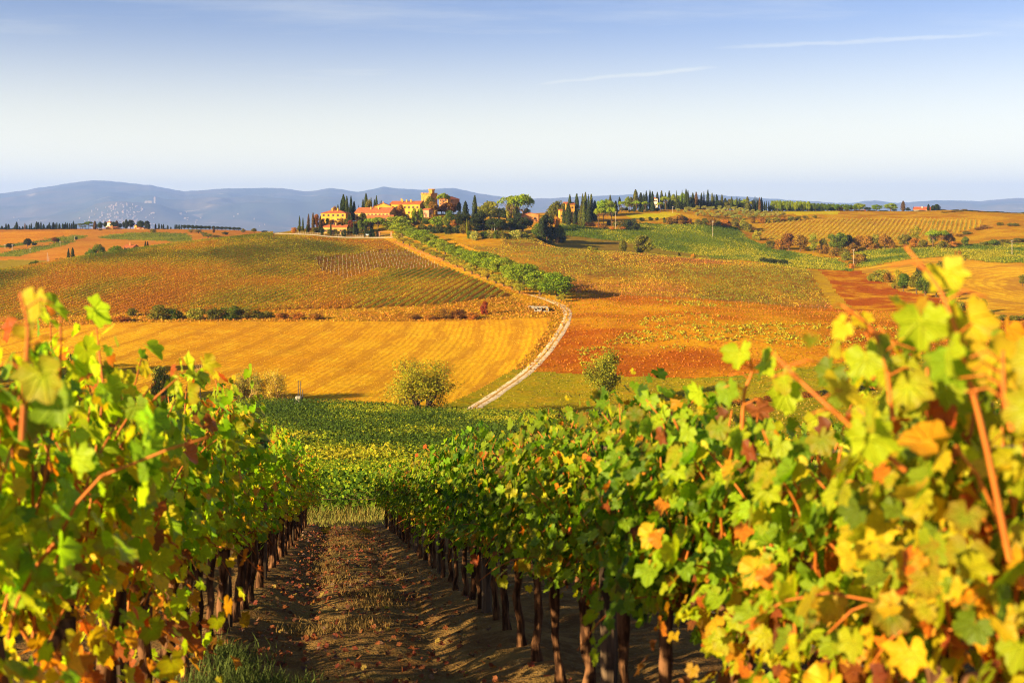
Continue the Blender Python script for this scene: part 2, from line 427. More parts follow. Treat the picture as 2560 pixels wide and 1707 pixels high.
# left back country
lb = (T > 5.7) & (T < 9.1) & (PXG < 285)
setf('ploughed_field', lb)
setf('orange_stubble', lb & inp('E', [(-2000, 340), (1250, 315), (1250, 370), (520, 470), (0, 555), (-2000, 600)]))
setf('green_vineyard_soil', lb & inp('E', [(-900, 640), (0, 560), (1230, 378), (1440, 400), (1100, 480), (500, 525), (0, 588)]))
setf('ploughed_field', lb & inp('E', [(-900, 690), (0, 590), (620, 505), (860, 480), (860, 510), (0, 680)]))
setf('green_vineyard_soil', lb & inp('E', [(-900, 760), (0, 680), (960, 500), (1250, 470), (1000, 550), (320, 728), (0, 732)]))
setf('green_vineyard_soil', lb & inp('2', [(770, 572), (1000, 530), (1520, 535), (1572, 606), (1100, 590)]))
setf('grey_fallow', lb & inp('E', [(-900, 800), (600, 780), (900, 830), (300, 1000), (-900, 1100)]))
setf('far_plain', T > 9.6)

# ------------------------------------------------------------------ terrain sheets, one per field, sharing their borders
Vall = np.stack([XG, DG, TZ], -1).reshape(-1, 3)
rowc = np.zeros(TZ.shape)
_u = XG - 0.125 * DG
rowc = np.where(FID == names.index('stubble_field'), _u + 0.0011 * np.maximum(DG - 395, 0) ** 2 * np.clip((PXG - 200) / 300, .1, 1), rowc)
cxr = P(985, hit(985, 292))
rowc = np.where(FID == names.index('curved_stubble'), np.sqrt((XG - cxr.x - 60) ** 2 + ((DG - cxr.y) * .55) ** 2), rowc)
rowc = np.where(FID == names.index('ploughed_field'), XG * .8 + DG * .6, rowc)
rowc = np.where(FID == names.index('green_vineyard_soil'), XG * .96 - DG * .28, rowc)
fidf = FID[:-1, :-1]
keep = np.ones(fidf.shape, bool)
keep[DS[:-1] < 29] = False
FLAT = {'vineyard_soil': 'ground', 'meadow': 'meadow', 'red_field': 'red_field'}
for k, nm in enumerate(names):
    f = grid_faces(len(DS), len(PXS), (fidf == k) & keep)
    if not len(f): continue
    used = np.unique(f); remap = np.zeros(len(Vall), np.int64); remap[used] = np.arange(len(used))
    me = np_mesh(nm, Vall[used], remap[f], FM[nm], attrs={'rowc': rowc.ravel()[used]}, smooth=True)
    tag(link(FLAT.get(nm, nm), me), kind='structure')

# ------------------------------------------------------------------ mountains
sky_pts = [(-300,205),(-60,198),(0,193.7),(26,190),(57,185),(80,182),(94,180.2),(113,181.5),(148,185),(185,191.6),(226,188.5),(279,188),(305,191.6),(331,188),(357,191.8),(383,187.2),(418,189.8),(453,188),(479,193.7),(522,199.4),(553,198),(579,196.8),(631,194.6),(653,196),(714,194.6),(757,198),(805,201),(849,203.3),(875,200.3),(897,202.9),(936,200.3),(980,201.1),(1014,198),(1024,198.1),(1100,196),(1330,204)]
MK = 2.3       # how much farther than 1 : the mountains stand some 20 to 39 km away
def mountains():
    px = np.arange(-230, 1256, 2.0)
    dr = np.concatenate([np.linspace(9000, 14200, 110), np.linspace(14300, 17000, 20)])
    PX, D = np.meshgrid(px, dr)
    sx_, sy_ = np.array(sky_pts, float).T
    ridge = np.interp(px, sx_, sy_) + (fbm(px / 9, px * 0 + 4.4, 4) - .5) * 1.6
    t = np.clip((D - 9000) / 5200, 0, 1)
    base = row2z(232.5, 9000) - 15
    zr = row2z(ridge, 14200)[None, :]
    X = (PX - W2) / F * D
    n1 = 1 - np.abs(2 * fbm(X / 1500 + 3, D / 2600, 4) - 1)
    prof = t ** 1.25
    z = base + (zr - base) * prof
    z += (n1 - .62) * 330 * np.sin(np.pi * np.clip(t, 0, 1)) ** 1.1 * np.clip((zr - base) / 500, .25, 1)
    # the far town's own hill
    hill = np.exp(-((PX - 122) / 34) ** 2 - ((D - 10150) / 480) ** 2)
    z += hill * 125
    hill = np.exp(-((PX - 158) / 22) ** 2 - ((D - 10350) / 380) ** 2)
    z += hill * 80
    z = np.where(D > 14200, zr - (D - 14200) * .35, z)
    # keep the crest the highest thing along each column
    lim = (H0 - (ridge + 1.2))[None, :] / F * D
    z = np.where(D < 14100, np.minimum(z, lim), z)
    return PX, D * MK, X * MK, z * MK
MPX, MD, MX, MZ = mountains()
b = NB('forest_slope')
c = b.mix(b.smooth(b.noise(.0005, 7, rough=.68), .42, .6), (.045, .06, .03), (.11, .09, .045))
c = b.mix(b.smooth(b.noise(.0011, 5), .62, .72), c, (.26, .2, .12))
mm = b.finish(c, 1.0, 0.0)
tag(link('mountains', np_mesh('mountains', np.stack([MX, MD, MZ], -1).reshape(-1, 3), grid_faces(*MD.shape), mm, smooth=True)), kind='structure')
def mz(px, d):
    j = np.clip(int(round((px + 230) / 2)), 0, MD.shape[1] - 1)
    return float(np.interp(d * MK, MD[:, j], MZ[:, j]))

# ------------------------------------------------------------------ near vineyard ground
ROWX = lambda r, d: r - 0.1534 * d
ROW_L, ROW_R, ROW_R2 = -0.93, 1.37, 3.67
def near_z(x, y):
    r = x + 0.1534 * y
    rr = (r - 1.37 + 1.15) % 2.3 - 1.15            # distance from the nearest row line
    z = near_plane(y)
    z = z + 0.07 * np.exp(-(rr / .28) ** 2)
    c = np.abs(np.abs(rr) - 0.62)
    z = z - 0.045 * np.exp(-(c / .17) ** 2)
    z = z + (fbm(x * 1.3, y * 1.3, 3) - .5) * .09 + (fbm(x * 5, y * 7, 3) - .5) * .055 + (fbm(x * 14, y * 20, 2) - .5) * .028
    return z
gx = np.arange(-16, 16.01, .075); gy = np.concatenate([np.arange(.3, 16, .055), np.arange(16, 41, .085)])
GX, GY = np.meshgrid(gx, gy)
nz = near_z(GX, GY)
w = np.clip((GY - 33) / 5, 0, 1)
nz = nz * (1 - w) + (tz(GX, np.maximum(GY, 6.5)) + .06 + (fbm(GX * 5, GY * 5, 3) - .5) * .05) * w
b = NB('aisle_soil')
n1 = b.noise(1.1, 6, rough=.65); n2 = b.noise(9, 5, rough=.7); n3 = b.noise(45, 3)
c = b.mix(b.smooth(n1, .38, .62), (.125, .06, .02), (.21, .12, .036))
c = b.mix(b.math('MULTIPLY', b.smooth(n2, .5, .66), .7), c, (.20, .135, .055))
c = b.mix(b.math('MULTIPLY', b.smooth(n3, .58, .7), .5), c, (.26, .17, .07))
c = b.mix(b.math('MULTIPLY', b.smooth(b.noise(.55, 4), .55, .7), .6), c, (.075, .085, .02))
h = b.math('ADD', b.math('MULTIPLY', n2, .7), b.math('MULTIPLY', n3, .35))
am = b.finish(c, 1.0, 0.05, b.bump(h, .05))
tag(link('vineyard_ground', np_mesh('vineyard_ground', np.stack([GX, GY, nz], -1).reshape(-1, 3), grid_faces(*GX.shape), am, smooth=True)), kind='structure')
def gz(x, y):
    """ground height anywhere, near patch included"""
    if y < 40.5 and abs(x) < 16:
        w = min(max((y - 33) / 5, 0), 1)
        a = float(near_z(np.array(x), np.array(y)))
        return a if w == 0 else a * (1 - w) + (float(tz(x, max(y, 6.5))) + .06) * w
    return float(tz(x, y))

# ------------------------------------------------------------------ roads (draped strips, a few cm over the soil)
def smooth_line(pts, n):
    p = np.array(pts, float); s = np.concatenate([[0], np.cumsum(np.hypot(*np.diff(p, axis=0).T))])
    q = np.linspace(0, s[-1], n)
    x, y = pchip(s, p[:, 0], q), pchip(s, p[:, 1], q)
    k = np.array([1, 4, 6, 4, 1.]) / 16
    for _ in range(2):
        x[2:-2] = np.convolve(x, k, 'valid'); y[2:-2] = np.convolve(y, k, 'valid')
    return np.stack([x, y], 1)
def world_line(pts):
    out = []
    for px, py in pts:
        d = hit(px, py); out.append(((px - W2) / F * d, d))
    return out
def strip(name, line, width, mat, lift=.12, nx=7):
    tn = np.gradient(line, axis=0); tn /= np.linalg.norm(tn, axis=1)[:, None] + 1e-9
    nm = np.stack([-tn[:, 1], tn[:, 0]], 1)
    off = np.linspace(-width / 2, width / 2, nx)
    wob = (fbm(np.arange(len(line)) / 3., np.zeros(len(line)) + 2, 3) - .5) * .9
    XY = line[:, None, :] + nm[:, None, :] * (off[None, :] * (1 + .25 * wob[:, None]))[..., None]
    z = tz(XY[..., 0], XY[..., 1]) + lift
    z[:, 0] -= lift + .1; z[:, -1] -= lift + .1
    V = np.concatenate([XY, z[..., None]], -1).reshape(-1, 3)
    rc = np.broadcast_to(off, z.shape)
    o = link(name, np_mesh(name, V, grid_faces(len(line), nx), mat, attrs={'rowc': rc.ravel()}, smooth=True))
    return tag(o, kind='structure')
def road_mat(name, c1, c2, cg, hw=.55, gw=.45):
    b = NB(name)
    c = b.mix(b.smooth(b.noise(.4, 5, rough=.65), .4, .62), c1, c2)
    a = b.math('ABSOLUTE', b.attr('rowc'))
    a = b.math('ADD', a, b.math('MULTIPLY', b.math('SUBTRACT', b.noise(.35, 4), .5), .9))
    c = b.mix(b.smooth(a, gw, gw - .3), c, cg)
    return b.finish(c, 1.0, 0.0, b.bump(b.noise(2, 4), .05))
gravel = road_mat('white_gravel', (.68, .54, .35), (.52, .36, .19), (.40, .21, .04), gw=.5)
pale = road_mat('pale_gravel', (.72, .6, .42), (.62, .48, .32), (.6, .45, .25), gw=.2)
dirt = road_mat('avenue_dirt', (.55, .24, .05), (.46, .15, .03), (.6, .3, .04), gw=.3)
D2 = 1 / 2.297
road_pts = [(x * D2, y * D2) for x, y in [(1062, 953), (1092, 935), (1125, 915), (1190, 870), (1228, 838), (1262, 800), (1286, 765), (1301, 735), (1303, 715), (1290, 702), (1262, 690), (1235, 681), (1208, 675)]]
rl = smooth_line(world_line(road_pts), 170)
strip('gravel_road', rl, 4.4, gravel)
av_pts = [(x * D2, y * D2) for x, y in [(1222, 679), (1190, 668), (1130, 643), (1070, 618), (1010, 595), (950, 572), (905, 555)]]
al = smooth_line(world_line(av_pts), 120)
strip('avenue_track', al, 5.0, dirt)
dr = [(403, 872), (392, 868), (380, 868), (360, 869), (335, 869), (315, 870), (296, 872), (283, 874), (276, 880)]
dl_ = smooth_line([((px - W2) / F * d, d) for px, d in dr], 90)
strip('hamlet_drive', dl_, 6.0, pale)
# ------------------------------------------------------------------ foliage
def leaf_mat(name, trans=.35, rough=.6, spec=.25, sat=1.0):
    b = NB(name)
    oi = b.n.new('ShaderNodeObjectInfo')
    c = b.mix(1.0, b.attr('Col', 'Color'), oi.outputs['Color'], 'MULTIPLY')
    p = b.n.new('ShaderNodeBsdfPrincipled')
    b.l.new(c, p.inputs['Base Color']); p.inputs['Roughness'].default_value = rough
    p.inputs['Specular IOR Level'].default_value = spec
    t = b.n.new('ShaderNodeBsdfTranslucent'); b.l.new(c, t.inputs[0])
    m = b.n.new('ShaderNodeMixShader'); m.inputs[0].default_value = trans
    b.l.new(p.outputs[0], m.inputs[1]); b.l.new(t.outputs[0], m.inputs[2])
    o = b.n.new('ShaderNodeOutputMaterial'); b.l.new(m.outputs[0], o.inputs[0])
    return b.m
FOL = leaf_mat('tree_foliage', .3, .8, .08)
b = NB('tree_bark')
oi = b.n.new('ShaderNodeObjectInfo')
BARK = b.finish(b.mix(1.0, b.mix(b.noise(1.5, 4), (.5, .45, .4), (1.3, 1.2, 1.1)), oi.outputs['Color'], 'MULTIPLY'), .95, .05)

def unit(v): return v / (np.linalg.norm(v, axis=-1, keepdims=True) + 1e-9)
def kite(C, N, size, col, r=rng, asp=.62):
    """kite-shaped leaf clumps at C facing N"""
    n = len(C)
    N = unit(N)
    a = unit(np.cross(N, r.normal(size=(n, 3))))
    b_ = np.cross(N, a)
    s = np.broadcast_to(size, (n,))[:, None]
    V = np.stack([C - a * s * .5, C + b_ * s * asp * .5 + a * s * .05 + N * s * .08, C + a * s * .5, C - b_ * s * asp * .5 + a * s * .05 + N * s * .08], 1).reshape(-1, 3)
    f = np.arange(4 * n).reshape(n, 4)
    return V, f, np.repeat(col, 4, 0)
def tube(pts, rad, sides=6):
    pts = np.array(pts, float); n = len(pts); rad = np.broadcast_to(rad, (n,))
    t = unit(np.gradient(pts, axis=0))
    ref = np.array([0.31, .95, .05]); u = unit(np.cross(t, ref)); v = np.cross(t, u)
    an = np.arange(sides) * 2 * np.pi / sides
    V = pts[:, None] + rad[:, None, None] * (u[:, None] * np.cos(an)[None, :, None] + v[:, None] * np.sin(an)[None, :, None])
    i = np.arange(n - 1)[:, None] * sides; j = np.arange(sides)[None]
    f = np.stack([i + j, i + (j + 1) % sides, i + sides + (j + 1) % sides, i + sides + j], -1).reshape(-1, 4)
    V = V.reshape(-1, 3)
    # end cap
    V = np.concatenate([V, pts[-1:]]); k = len(V) - 1
    cap = np.array([[(n - 1) * sides + a, (n - 1) * sides + (a + 1) % sides, k] for a in range(sides)])
    return V, f, cap
class Acc:
    def __init__(s): s.V, s.q, s.t, s.c, s.n = [], [], [], [], 0
    def add(s, V, q=None, col=None, t=None):
        if q is not None and len(q): s.q.append(np.asarray(q) + s.n)
        if t is not None and len(t): s.t.append(np.asarray(t) + s.n)
        s.V.append(V); s.c.append(np.broadcast_to(np.asarray((1, 1, 1) if col is None else col, float), (len(V), 3))); s.n += len(V)
        return s
    def tube(s, pts, rad, sides=6, col=None):
        V, q, t = tube(pts, rad, sides); return s.add(V, q, col, t)
    def box(s, c, d, rot=0.0, col=None, tilt=None):
        x, y, z = np.array(d) / 2
        V = np.array([[i, j, k] for k in (-z, z) for i, j in ((-x, -y), (x, -y), (x, y), (-x, y))])
        cr, sr = math.cos(rot), math.sin(rot)
        V = np.stack([V[:, 0]*cr - V[:, 1]*sr, V[:, 0]*sr + V[:, 1]*cr, V[:, 2]], 1) + np.array(c)
        return s.add(V, [[3,2,1,0],[4,5,6,7],[0,1,5,4],[1,2,6,5],[2,3,7,6],[3,0,4,7]], col)
    def poly(s, V, faces, col=None):
        q = [f for f in faces if len(f) == 4]; t = [f for f in faces if len(f) == 3]
        return s.add(np.array(V, float), q, col, t)
    def mesh(s, name, mat, smooth=False, colour=True):
        f = []
        if s.q: f.append(np.concatenate(s.q))
        if s.t: f.append(np.concatenate(s.t))
        return np_mesh(name, np.concatenate(s.V), f, mat, np.concatenate(s.c) if colour else None, smooth=smooth)

def shade(n, r, lo=.62, hi=1.35, warm=.25):
    v = r.uniform(lo, hi, n)[:, None] * np.ones((n, 3))
    w = r.normal(0, warm, n)[:, None]
    return np.clip(v * (1 + w * np.array([1.0, .35, .0])), .05, 3)
def blob_crown(r, blobs, n, size, jitter=.55, up=.0, warm=.2, noise=.25):
    """leaf clumps over the shells of overlapping lobes; lobes differ in tone as boughs do"""
    acc = Acc()
    w = np.array([bl[3] for bl in blobs]); k = r.choice(len(blobs), n, p=w / w.sum())
    cen = np.array([bl[0] for bl in blobs])[k]; rad = np.array([bl[1] for bl in blobs])[k]
    d = unit(r.normal(size=(n, 3)))
    d[:, 2] = np.where(r.random(n) < up, np.abs(d[:, 2]), d[:, 2])
    rr = 1 - np.abs(r.normal(0, noise, n)) * .8 + r.normal(0, .05, n)
    C = cen + d * rad * rr[:, None]
    N = unit(d / rad * rad.mean() + r.normal(size=(n, 3)) * jitter)
    tone = r.uniform(.75, 1.25, len(blobs))[k][:, None]
    acc.add(*kite(C, N, size * r.uniform(.6, 1.4, n), shade(n, r, warm=warm) * tone, r))
    return acc
def lobes(r, cx, cz, rx, rz, n, lr, flat=1.0, base=-.5):
    out = []
    for i in range(n):
        a = r.uniform(0, 2 * np.pi); zz = r.uniform(base, 1); q = math.sqrt(max(0, 1 - zz * zz)) * r.uniform(.55, 1)
        out.append((np.array([cx + rx * q * math.cos(a), rx * q * math.sin(a), cz + rz * zz]), np.array([lr, lr, lr * flat]) * r.uniform(.7, 1.25), 1.0))
    return [(c, s, None, float(s[0] ** 2)) for c, s, _ in out]

PROTO = {}
def proto(kind, crown, trunk): PROTO.setdefault(kind, []).append((crown, trunk))
def trunk_mesh(name, pieces, mat=None):
    a = Acc()
    for pts, rad, sides in pieces: a.tube(pts, rad, sides)
    return a.mesh(name, mat or BARK, smooth=True)
for v in range(4):                                   # ---- cypress: width 1, height 1
    r = np.random.default_rng(100 + v)
    n = 1500; h = r.random(n) ** .85
    prof = (np.sin(np.pi * np.clip(h * .93 + .07, 0, 1)) ** .55) * (1 - .45 * h) if v % 2 else np.minimum(1, (h + .04) * 5) ** .5 * (1 - h ** 2.6) ** .8
    prof = prof / prof.max()
    a = r.uniform(0, 2 * np.pi, n)
    rad = .5 * prof * (1 - np.abs(r.normal(0, .16, n))) * (1 + .22 * np.sin(3 * a + 9 * h + v) * np.sin(14 * h + v))
    C = np.stack([rad * np.cos(a), rad * np.sin(a), .03 + .97 * h], 1)
    N = np.stack([np.cos(a), np.sin(a), .35 + 0 * a], 1) + r.normal(size=(n, 3)) * .45
    acc = Acc(); V, f, c = kite(C * np.array([1, 1, 5]), N, .2 * r.uniform(.6, 1.4, n), shade(n, r, .6, 1.4, .25), r)
    V[:, 2] /= 5
    acc.add(V, f, c)
    # woody heart that keeps the spindle from being see-through
    hh = np.linspace(.04, .93, 12)
    pr = .36 * np.minimum(1, (hh + .04) * 5) ** .5 * (1 - hh ** 2.2)
    acc.tube(np.stack([0 * hh, 0 * hh, hh], 1), np.maximum(pr, .02), 8, col=(.55, .55, .5))
    proto('cypress', acc.mesh('cypress_crown', FOL), trunk_mesh('cypress_trunk', [([[0, 0, -.05], [0, 0, .06], [.0, 0, .12]], [.09, .08, .05], 6)]))
for v in range(4):                                   # ---- umbrella pine: clear stem, flat dome
    r = np.random.default_rng(200 + v)
    bl = []
    for i in range(30):
        a = r.uniform(0, 2 * np.pi); q = math.sqrt(r.random()) * .40
        z = .80 + .13 * (1 - (q / .42) ** 2) + r.normal(0, .015)
        bl.append((np.array([q * math.cos(a), q * math.sin(a), z]), np.array([.125, .125, .095]) * r.uniform(.8, 1.25), None, 1.0))
    acc = blob_crown(r, bl, 2600, .055, .5, up=.65)
    tp = [([[0, 0, -.05], [.01, .0, .25], [-.01, .01, .5], [0, .0, .72]], [.035, .03, .025, .018], 6)]
    for i in range(7):
        a = i * .9 + v; e = np.array([.33 * math.cos(a), .33 * math.sin(a), .82])
        tp.append(([[0, 0, .45 + .03 * i], e * [.4, .4, .78], e], [.016, .011, .006], 5))
    proto('umbrella_pine', acc.mesh('pine_crown', FOL), trunk_mesh('pine_trunk', tp))
for v in range(4):                                   # ---- young stone pine of the avenue: full rounded head low on the stem
    r = np.random.default_rng(300 + v)
    bl = lobes(r, 0, .56, .37, .31, 50, .135, .9, base=-.9)
    acc = blob_crown(r, bl, 4200, .05, .5, up=.25)
    tp = [([[0, 0, -.05], [.01, 0, .2], [0, .01, .5]], [.04, .034, .02], 6)]
    for i in range(5):
        a = i * 1.3 + v; tp.append(([[0, 0, .22 + .03 * i], [.14 * math.cos(a), .14 * math.sin(a), .42], [.26 * math.cos(a), .26 * math.sin(a), .55]], [.018, .012, .006], 5))
    proto('stone_pine', acc.mesh('pine_crown', FOL), trunk_mesh('pine_trunk', tp))
for v in range(5):                                   # ---- broadleaf
    r = np.random.default_rng(400 + v)
    bl = lobes(r, 0, .56, .35, .31, 26, .155, .95, base=-.85)
    acc = blob_crown(r, bl, 3000, .065, .65, up=.2, noise=.3)
    tp = [([[0, 0, -.06], [.015, 0, .15], [0, .02, .5]], [.045, .036, .018], 6)]
    for i in range(6):
        a = i * 1.1 + v; tp.append(([[0, 0, .15 + .04 * i], [.13 * math.cos(a), .13 * math.sin(a), .42], [.28 * math.cos(a), .28 * math.sin(a), .62]], [.02, .013, .005], 5))
    proto('broadleaf_tree', acc.mesh('broadleaf_crown', FOL), trunk_mesh('broadleaf_trunk', tp))
for v in range(5):                                   # ---- bush, leafy to the ground
    r = np.random.default_rng(500 + v)
    bl = lobes(r, 0, .42, .36, .38, 18, .17, 1.1, base=-.9)
    acc = blob_crown(r, bl, 1700, .085, .7, up=.25, noise=.3, warm=.25)
    tp = []
    for i in range(5):
        a = i * 1.26 + v; tp.append(([[.02 * math.cos(a), .02 * math.sin(a), -.06], [.1 * math.cos(a), .1 * math.sin(a), .25], [.24 * math.cos(a), .24 * math.sin(a), .62]], [.02, .015, .006], 5))
    proto('bush', acc.mesh('bush_foliage', FOL), trunk_mesh('bush_stems', tp))
for v in range(3):                                   # ---- olive
    r = np.random.default_rng(600 + v)
    bl = lobes(r, 0, .60, .34, .26, 14, .17, .9, base=-.8)
    acc = blob_crown(r, bl, 1300, .07, .8, up=.2, noise=.35, warm=.12)
    tp = [([[0, 0, -.06], [.03, 0, .15], [-.01, .02, .4]], [.06, .05, .03], 6)]
    for i in range(4):
        a = i * 1.6 + v; tp.append(([[0, 0, .18], [.14 * math.cos(a), .14 * math.sin(a), .42], [.26 * math.cos(a), .26 * math.sin(a), .62]], [.03, .018, .006], 5))
    proto('olive_tree', acc.mesh('olive_crown', FOL), trunk_mesh('olive_trunk', tp))
for v in range(2):                                   # ---- poplar / upright willow
    r = np.random.default_rng(650 + v)
    bl = [(np.array([r.normal(0, .13), r.normal(0, .13), z]), np.array([.2, .2, .12]) * r.uniform(.7, 1.2) * (1.1 - .6 * abs(z - .5)), None, 1.0) for z in np.linspace(.2, .92, 22)]
    acc = blob_crown(r, bl, 1500, .06, .8, noise=.35)
    proto('poplar', acc.mesh('poplar_crown', FOL), trunk_mesh('poplar_trunk', [([[0, 0, -.05], [0, .01, .4], [.01, 0, .85]], [.04, .03, .008], 6)]))

def branchy(r, depth, base, dirv, length, rad, out, tips, spread=.55, bend=.25):
    pts = [np.array(base)]; d = unit(np.array(dirv, float))
    seg = 4
    for i in range(seg):
        d = unit(d + r.normal(size=3) * bend * .5 + np.array([0, 0, .06]))
        pts.append(pts[-1] + d * length / seg)
    out.append((pts, np.linspace(rad, rad * .55, seg + 1), 6 if depth > 2 else 4))
    if depth <= 1: tips.extend(pts[2:])
    if depth == 0: return
    for i in range(r.integers(2, 4) + (depth > 1)):
        k = r.integers(2, seg + 1)
        nd = unit(d + r.normal(size=3) * spread)
        branchy(r, depth - 1, pts[k], nd, length * r.uniform(.6, .8), rad * .55, out, tips, spread, bend)
def open_tree(kind, seed, stems, nleaf, leaf, sig, depth=3, length=.30, spread=.55, lean=.35, squash=1.0):
    r = np.random.default_rng(seed); out, tips = [], []
    for i in range(stems):
        a = 2 * np.pi * i / stems + r.uniform(0, 1)
        branchy(r, depth, [.01 * math.cos(a), .01 * math.sin(a), -.05], [lean * math.cos(a), lean * math.sin(a), 1], length, .022, out, tips, spread)
    tips = np.array(tips); top = tips[:, 2].max(); wid = np.abs(tips[:, :2]).max() * 2
    sc = np.array([.9 / wid, .9 / wid, .94 / top])
    out = [(np.array(p) * sc, rd * .9, s) for p, rd, s in out]; tips = tips * sc
    cr = None
    if nleaf:
        k = r.integers(0, len(tips), nleaf)
        C = tips[k] + r.normal(size=(nleaf, 3)) * sig
        C[:, 2] = np.maximum(C[:, 2], .04)
        N = unit(C - np.array([0, 0, .4])) * .5 + r.normal(size=(nleaf, 3)) * .7
        tone = r.uniform(.7, 1.3, len(tips))[k][:, None]
        cr = Acc().add(*kite(C, N, leaf * r.uniform(.6, 1.4, nleaf), shade(nleaf, r, .65, 1.35, .2) * tone, r)).mesh(kind + '_crown', FOL)
    proto(kind, cr, trunk_mesh(kind + '_trunk', out))
open_tree('willow', 11, 6, 15000, .023, .05, 3, .3, .6, .6)
open_tree('leaning_tree', 22, 2, 8000, .032, .055, 3, .34, .5, .22)
open_tree('scrub', 33, 11, 7500, .026, .045, 3, .26, .6, .9)
open_tree('bare_tree', 44, 3, 0, 0, 0, 3, .32, .55, .35)

TINT = {  # leaf and needle albedo
 'cyp': (.050, .066, .014), 'cypb': (.13, .075, .022), 'cypy': (.12, .12, .018), 'cypd': (.028, .042, .014), 'pine': (.20, .25, .012), 'pined': (.10, .15, .012),
 'dk': (.040, .055, .014), 'gr': (.10, .135, .013), 'bg': (.24, .30, .012), 'ol': (.22, .20, .02), 'olv': (.32, .30, .055), 'br': (.26, .13, .014),
 'or': (.42, .17, .018), 'rd': (.28, .05, .014), 'rb': (.20, .08, .012), 'yg': (.27, .24, .016), 'ye': (.42, .30, .02), 'og': (.155, .14, .016), 'yo': (.36, .31, .022)}
NAME = {'cypress': 'cypress', 'umbrella_pine': 'umbrella_pine', 'stone_pine': 'stone_pine', 'broadleaf_tree': 'broadleaf_tree', 'bush': 'bush',
        'olive_tree': 'olive_tree', 'poplar': 'poplar', 'willow': 'willow', 'leaning_tree': 'leaning_tree', 'scrub': 'scrub_tree', 'bare_tree': 'bare_tree'}
CAT = {'cypress': 'cypress', 'umbrella_pine': 'pine tree', 'stone_pine': 'pine tree', 'broadleaf_tree': 'tree', 'bush': 'bush', 'olive_tree': 'olive tree',
       'poplar': 'tree', 'willow': 'tree', 'leaning_tree': 'tree', 'scrub': 'tree', 'bare_tree': 'tree'}
KIND = {'c': 'cypress', 'u': 'umbrella_pine', 's': 'stone_pine', 'b': 'broadleaf_tree', 'h': 'bush', 'o': 'olive_tree', 'p': 'poplar'}
ADJ = {'cyp': 'dark green', 'cypb': 'rusty brown', 'cypy': 'yellowish green', 'cypd': 'nearly black', 'pine': 'bright green', 'pined': 'deep green', 'dk': 'blackish green', 'gr': 'green',
       'bg': 'vivid green', 'ol': 'olive toned', 'olv': 'silvery green', 'br': 'brown', 'or': 'orange', 'rd': 'red', 'rb': 'dark russet', 'yg': 'yellow green',
       'ye': 'golden yellow', 'og': 'dull olive', 'yo': 'olive yellow'}
WN = {'cypress': 'cypress', 'umbrella_pine': 'umbrella pine', 'stone_pine': 'stone pine', 'broadleaf_tree': 'tree', 'bush': 'bush', 'olive_tree': 'olive tree', 'poplar': 'poplar'}
LABELQ = {}     # (group, wording) -> [(sort key, object)]
def queue_label(o, key, group, wording): LABELQ.setdefault((group, wording), []).append((key, o))
_tc = [0]
def spawn(kind, x, y, z, w, h, tint, group=None, label=None, bark=(.12, .075, .045), rot=None, place=None, noun=None):
    _tc[0] += 1; i = _tc[0]
    r = np.random.default_rng(9000 + i)
    pr = PROTO[kind]; crown, trunk = pr[i % len(pr)]
    root = link(NAME[kind], None)
    root.empty_display_size = .5
    root.location = (x, y, z); root.rotation_euler = (0, 0, r.uniform(0, 6.28) if rot is None else rot)
    root.scale = (w, w, h)
    t = link('stems' if kind == 'bush' else 'trunk', trunk, root); t.color = bark + (1,)
    if crown is not None:
        c = link('foliage' if kind == 'bush' else 'crown', crown, root)
        k = r.uniform(.82, 1.2); hue = r.normal(0, .07)
        tc = TINT[tint] if isinstance(tint, str) else tint
        c.color = (tc[0] * k * (1 + hue), tc[1] * k, tc[2] * k, 1)
    tag(root, label, CAT[kind], group)
    if label is None:
        queue_label(root, (x / y), group, (f"{ADJ[tint]} {noun or WN[kind]}", place))
    return root
def crest(px):
    dd = DS[(DS > 60) & (DS < 1750)]
    return float(dd[np.argmin(H0 - F * tz_pd(np.full_like(dd, px), dd) / dd)])
def trees(zk, group, place, d, rows, yb=None, ws=1.0):
    """rows: 'kind tint X Ytop width [Ybase]' in zoom frame zk; without Ybase the tree stands at depth d"""
    for ln in rows.strip().split(';'):
        q = ln.split()
        if not q: continue
        k, tint = KIND[q[0]], q[1]; X, Yt, w = map(float, q[2:5])
        w *= ws
        px, pt = zm(zk, X, Yt)
        dd = d
        if len(q) < 6 and yb is not None:
            dd = hit(px, zm(zk, X, max(yb + 14 * math.sin(X * .9), Yt + 45))[1]) or d
        elif len(q) > 5:
            hb = hit(px, zm(zk, X, float(q[5]))[1])
            if hb: dd = hb if d is None else max(min(hb, d * 1.15), d * .85)
        elif d is not None:
            dd = d * (1 + .012 * math.sin(X * 1.7))
        if dd is None: dd = crest(px)
        p = P(px, dd)
        zt = (H0 - pt) / F * dd
        h = max(zt - p.z, 1.2); wm = w * ZM[zk][2] / F * dd
        if k in ('umbrella_pine', 'stone_pine', 'broadleaf_tree', 'bush', 'olive_tree'): wm *= 1.02
        spawn(k, p.x, p.y, p.z, wm, h, tint, group, place=place)
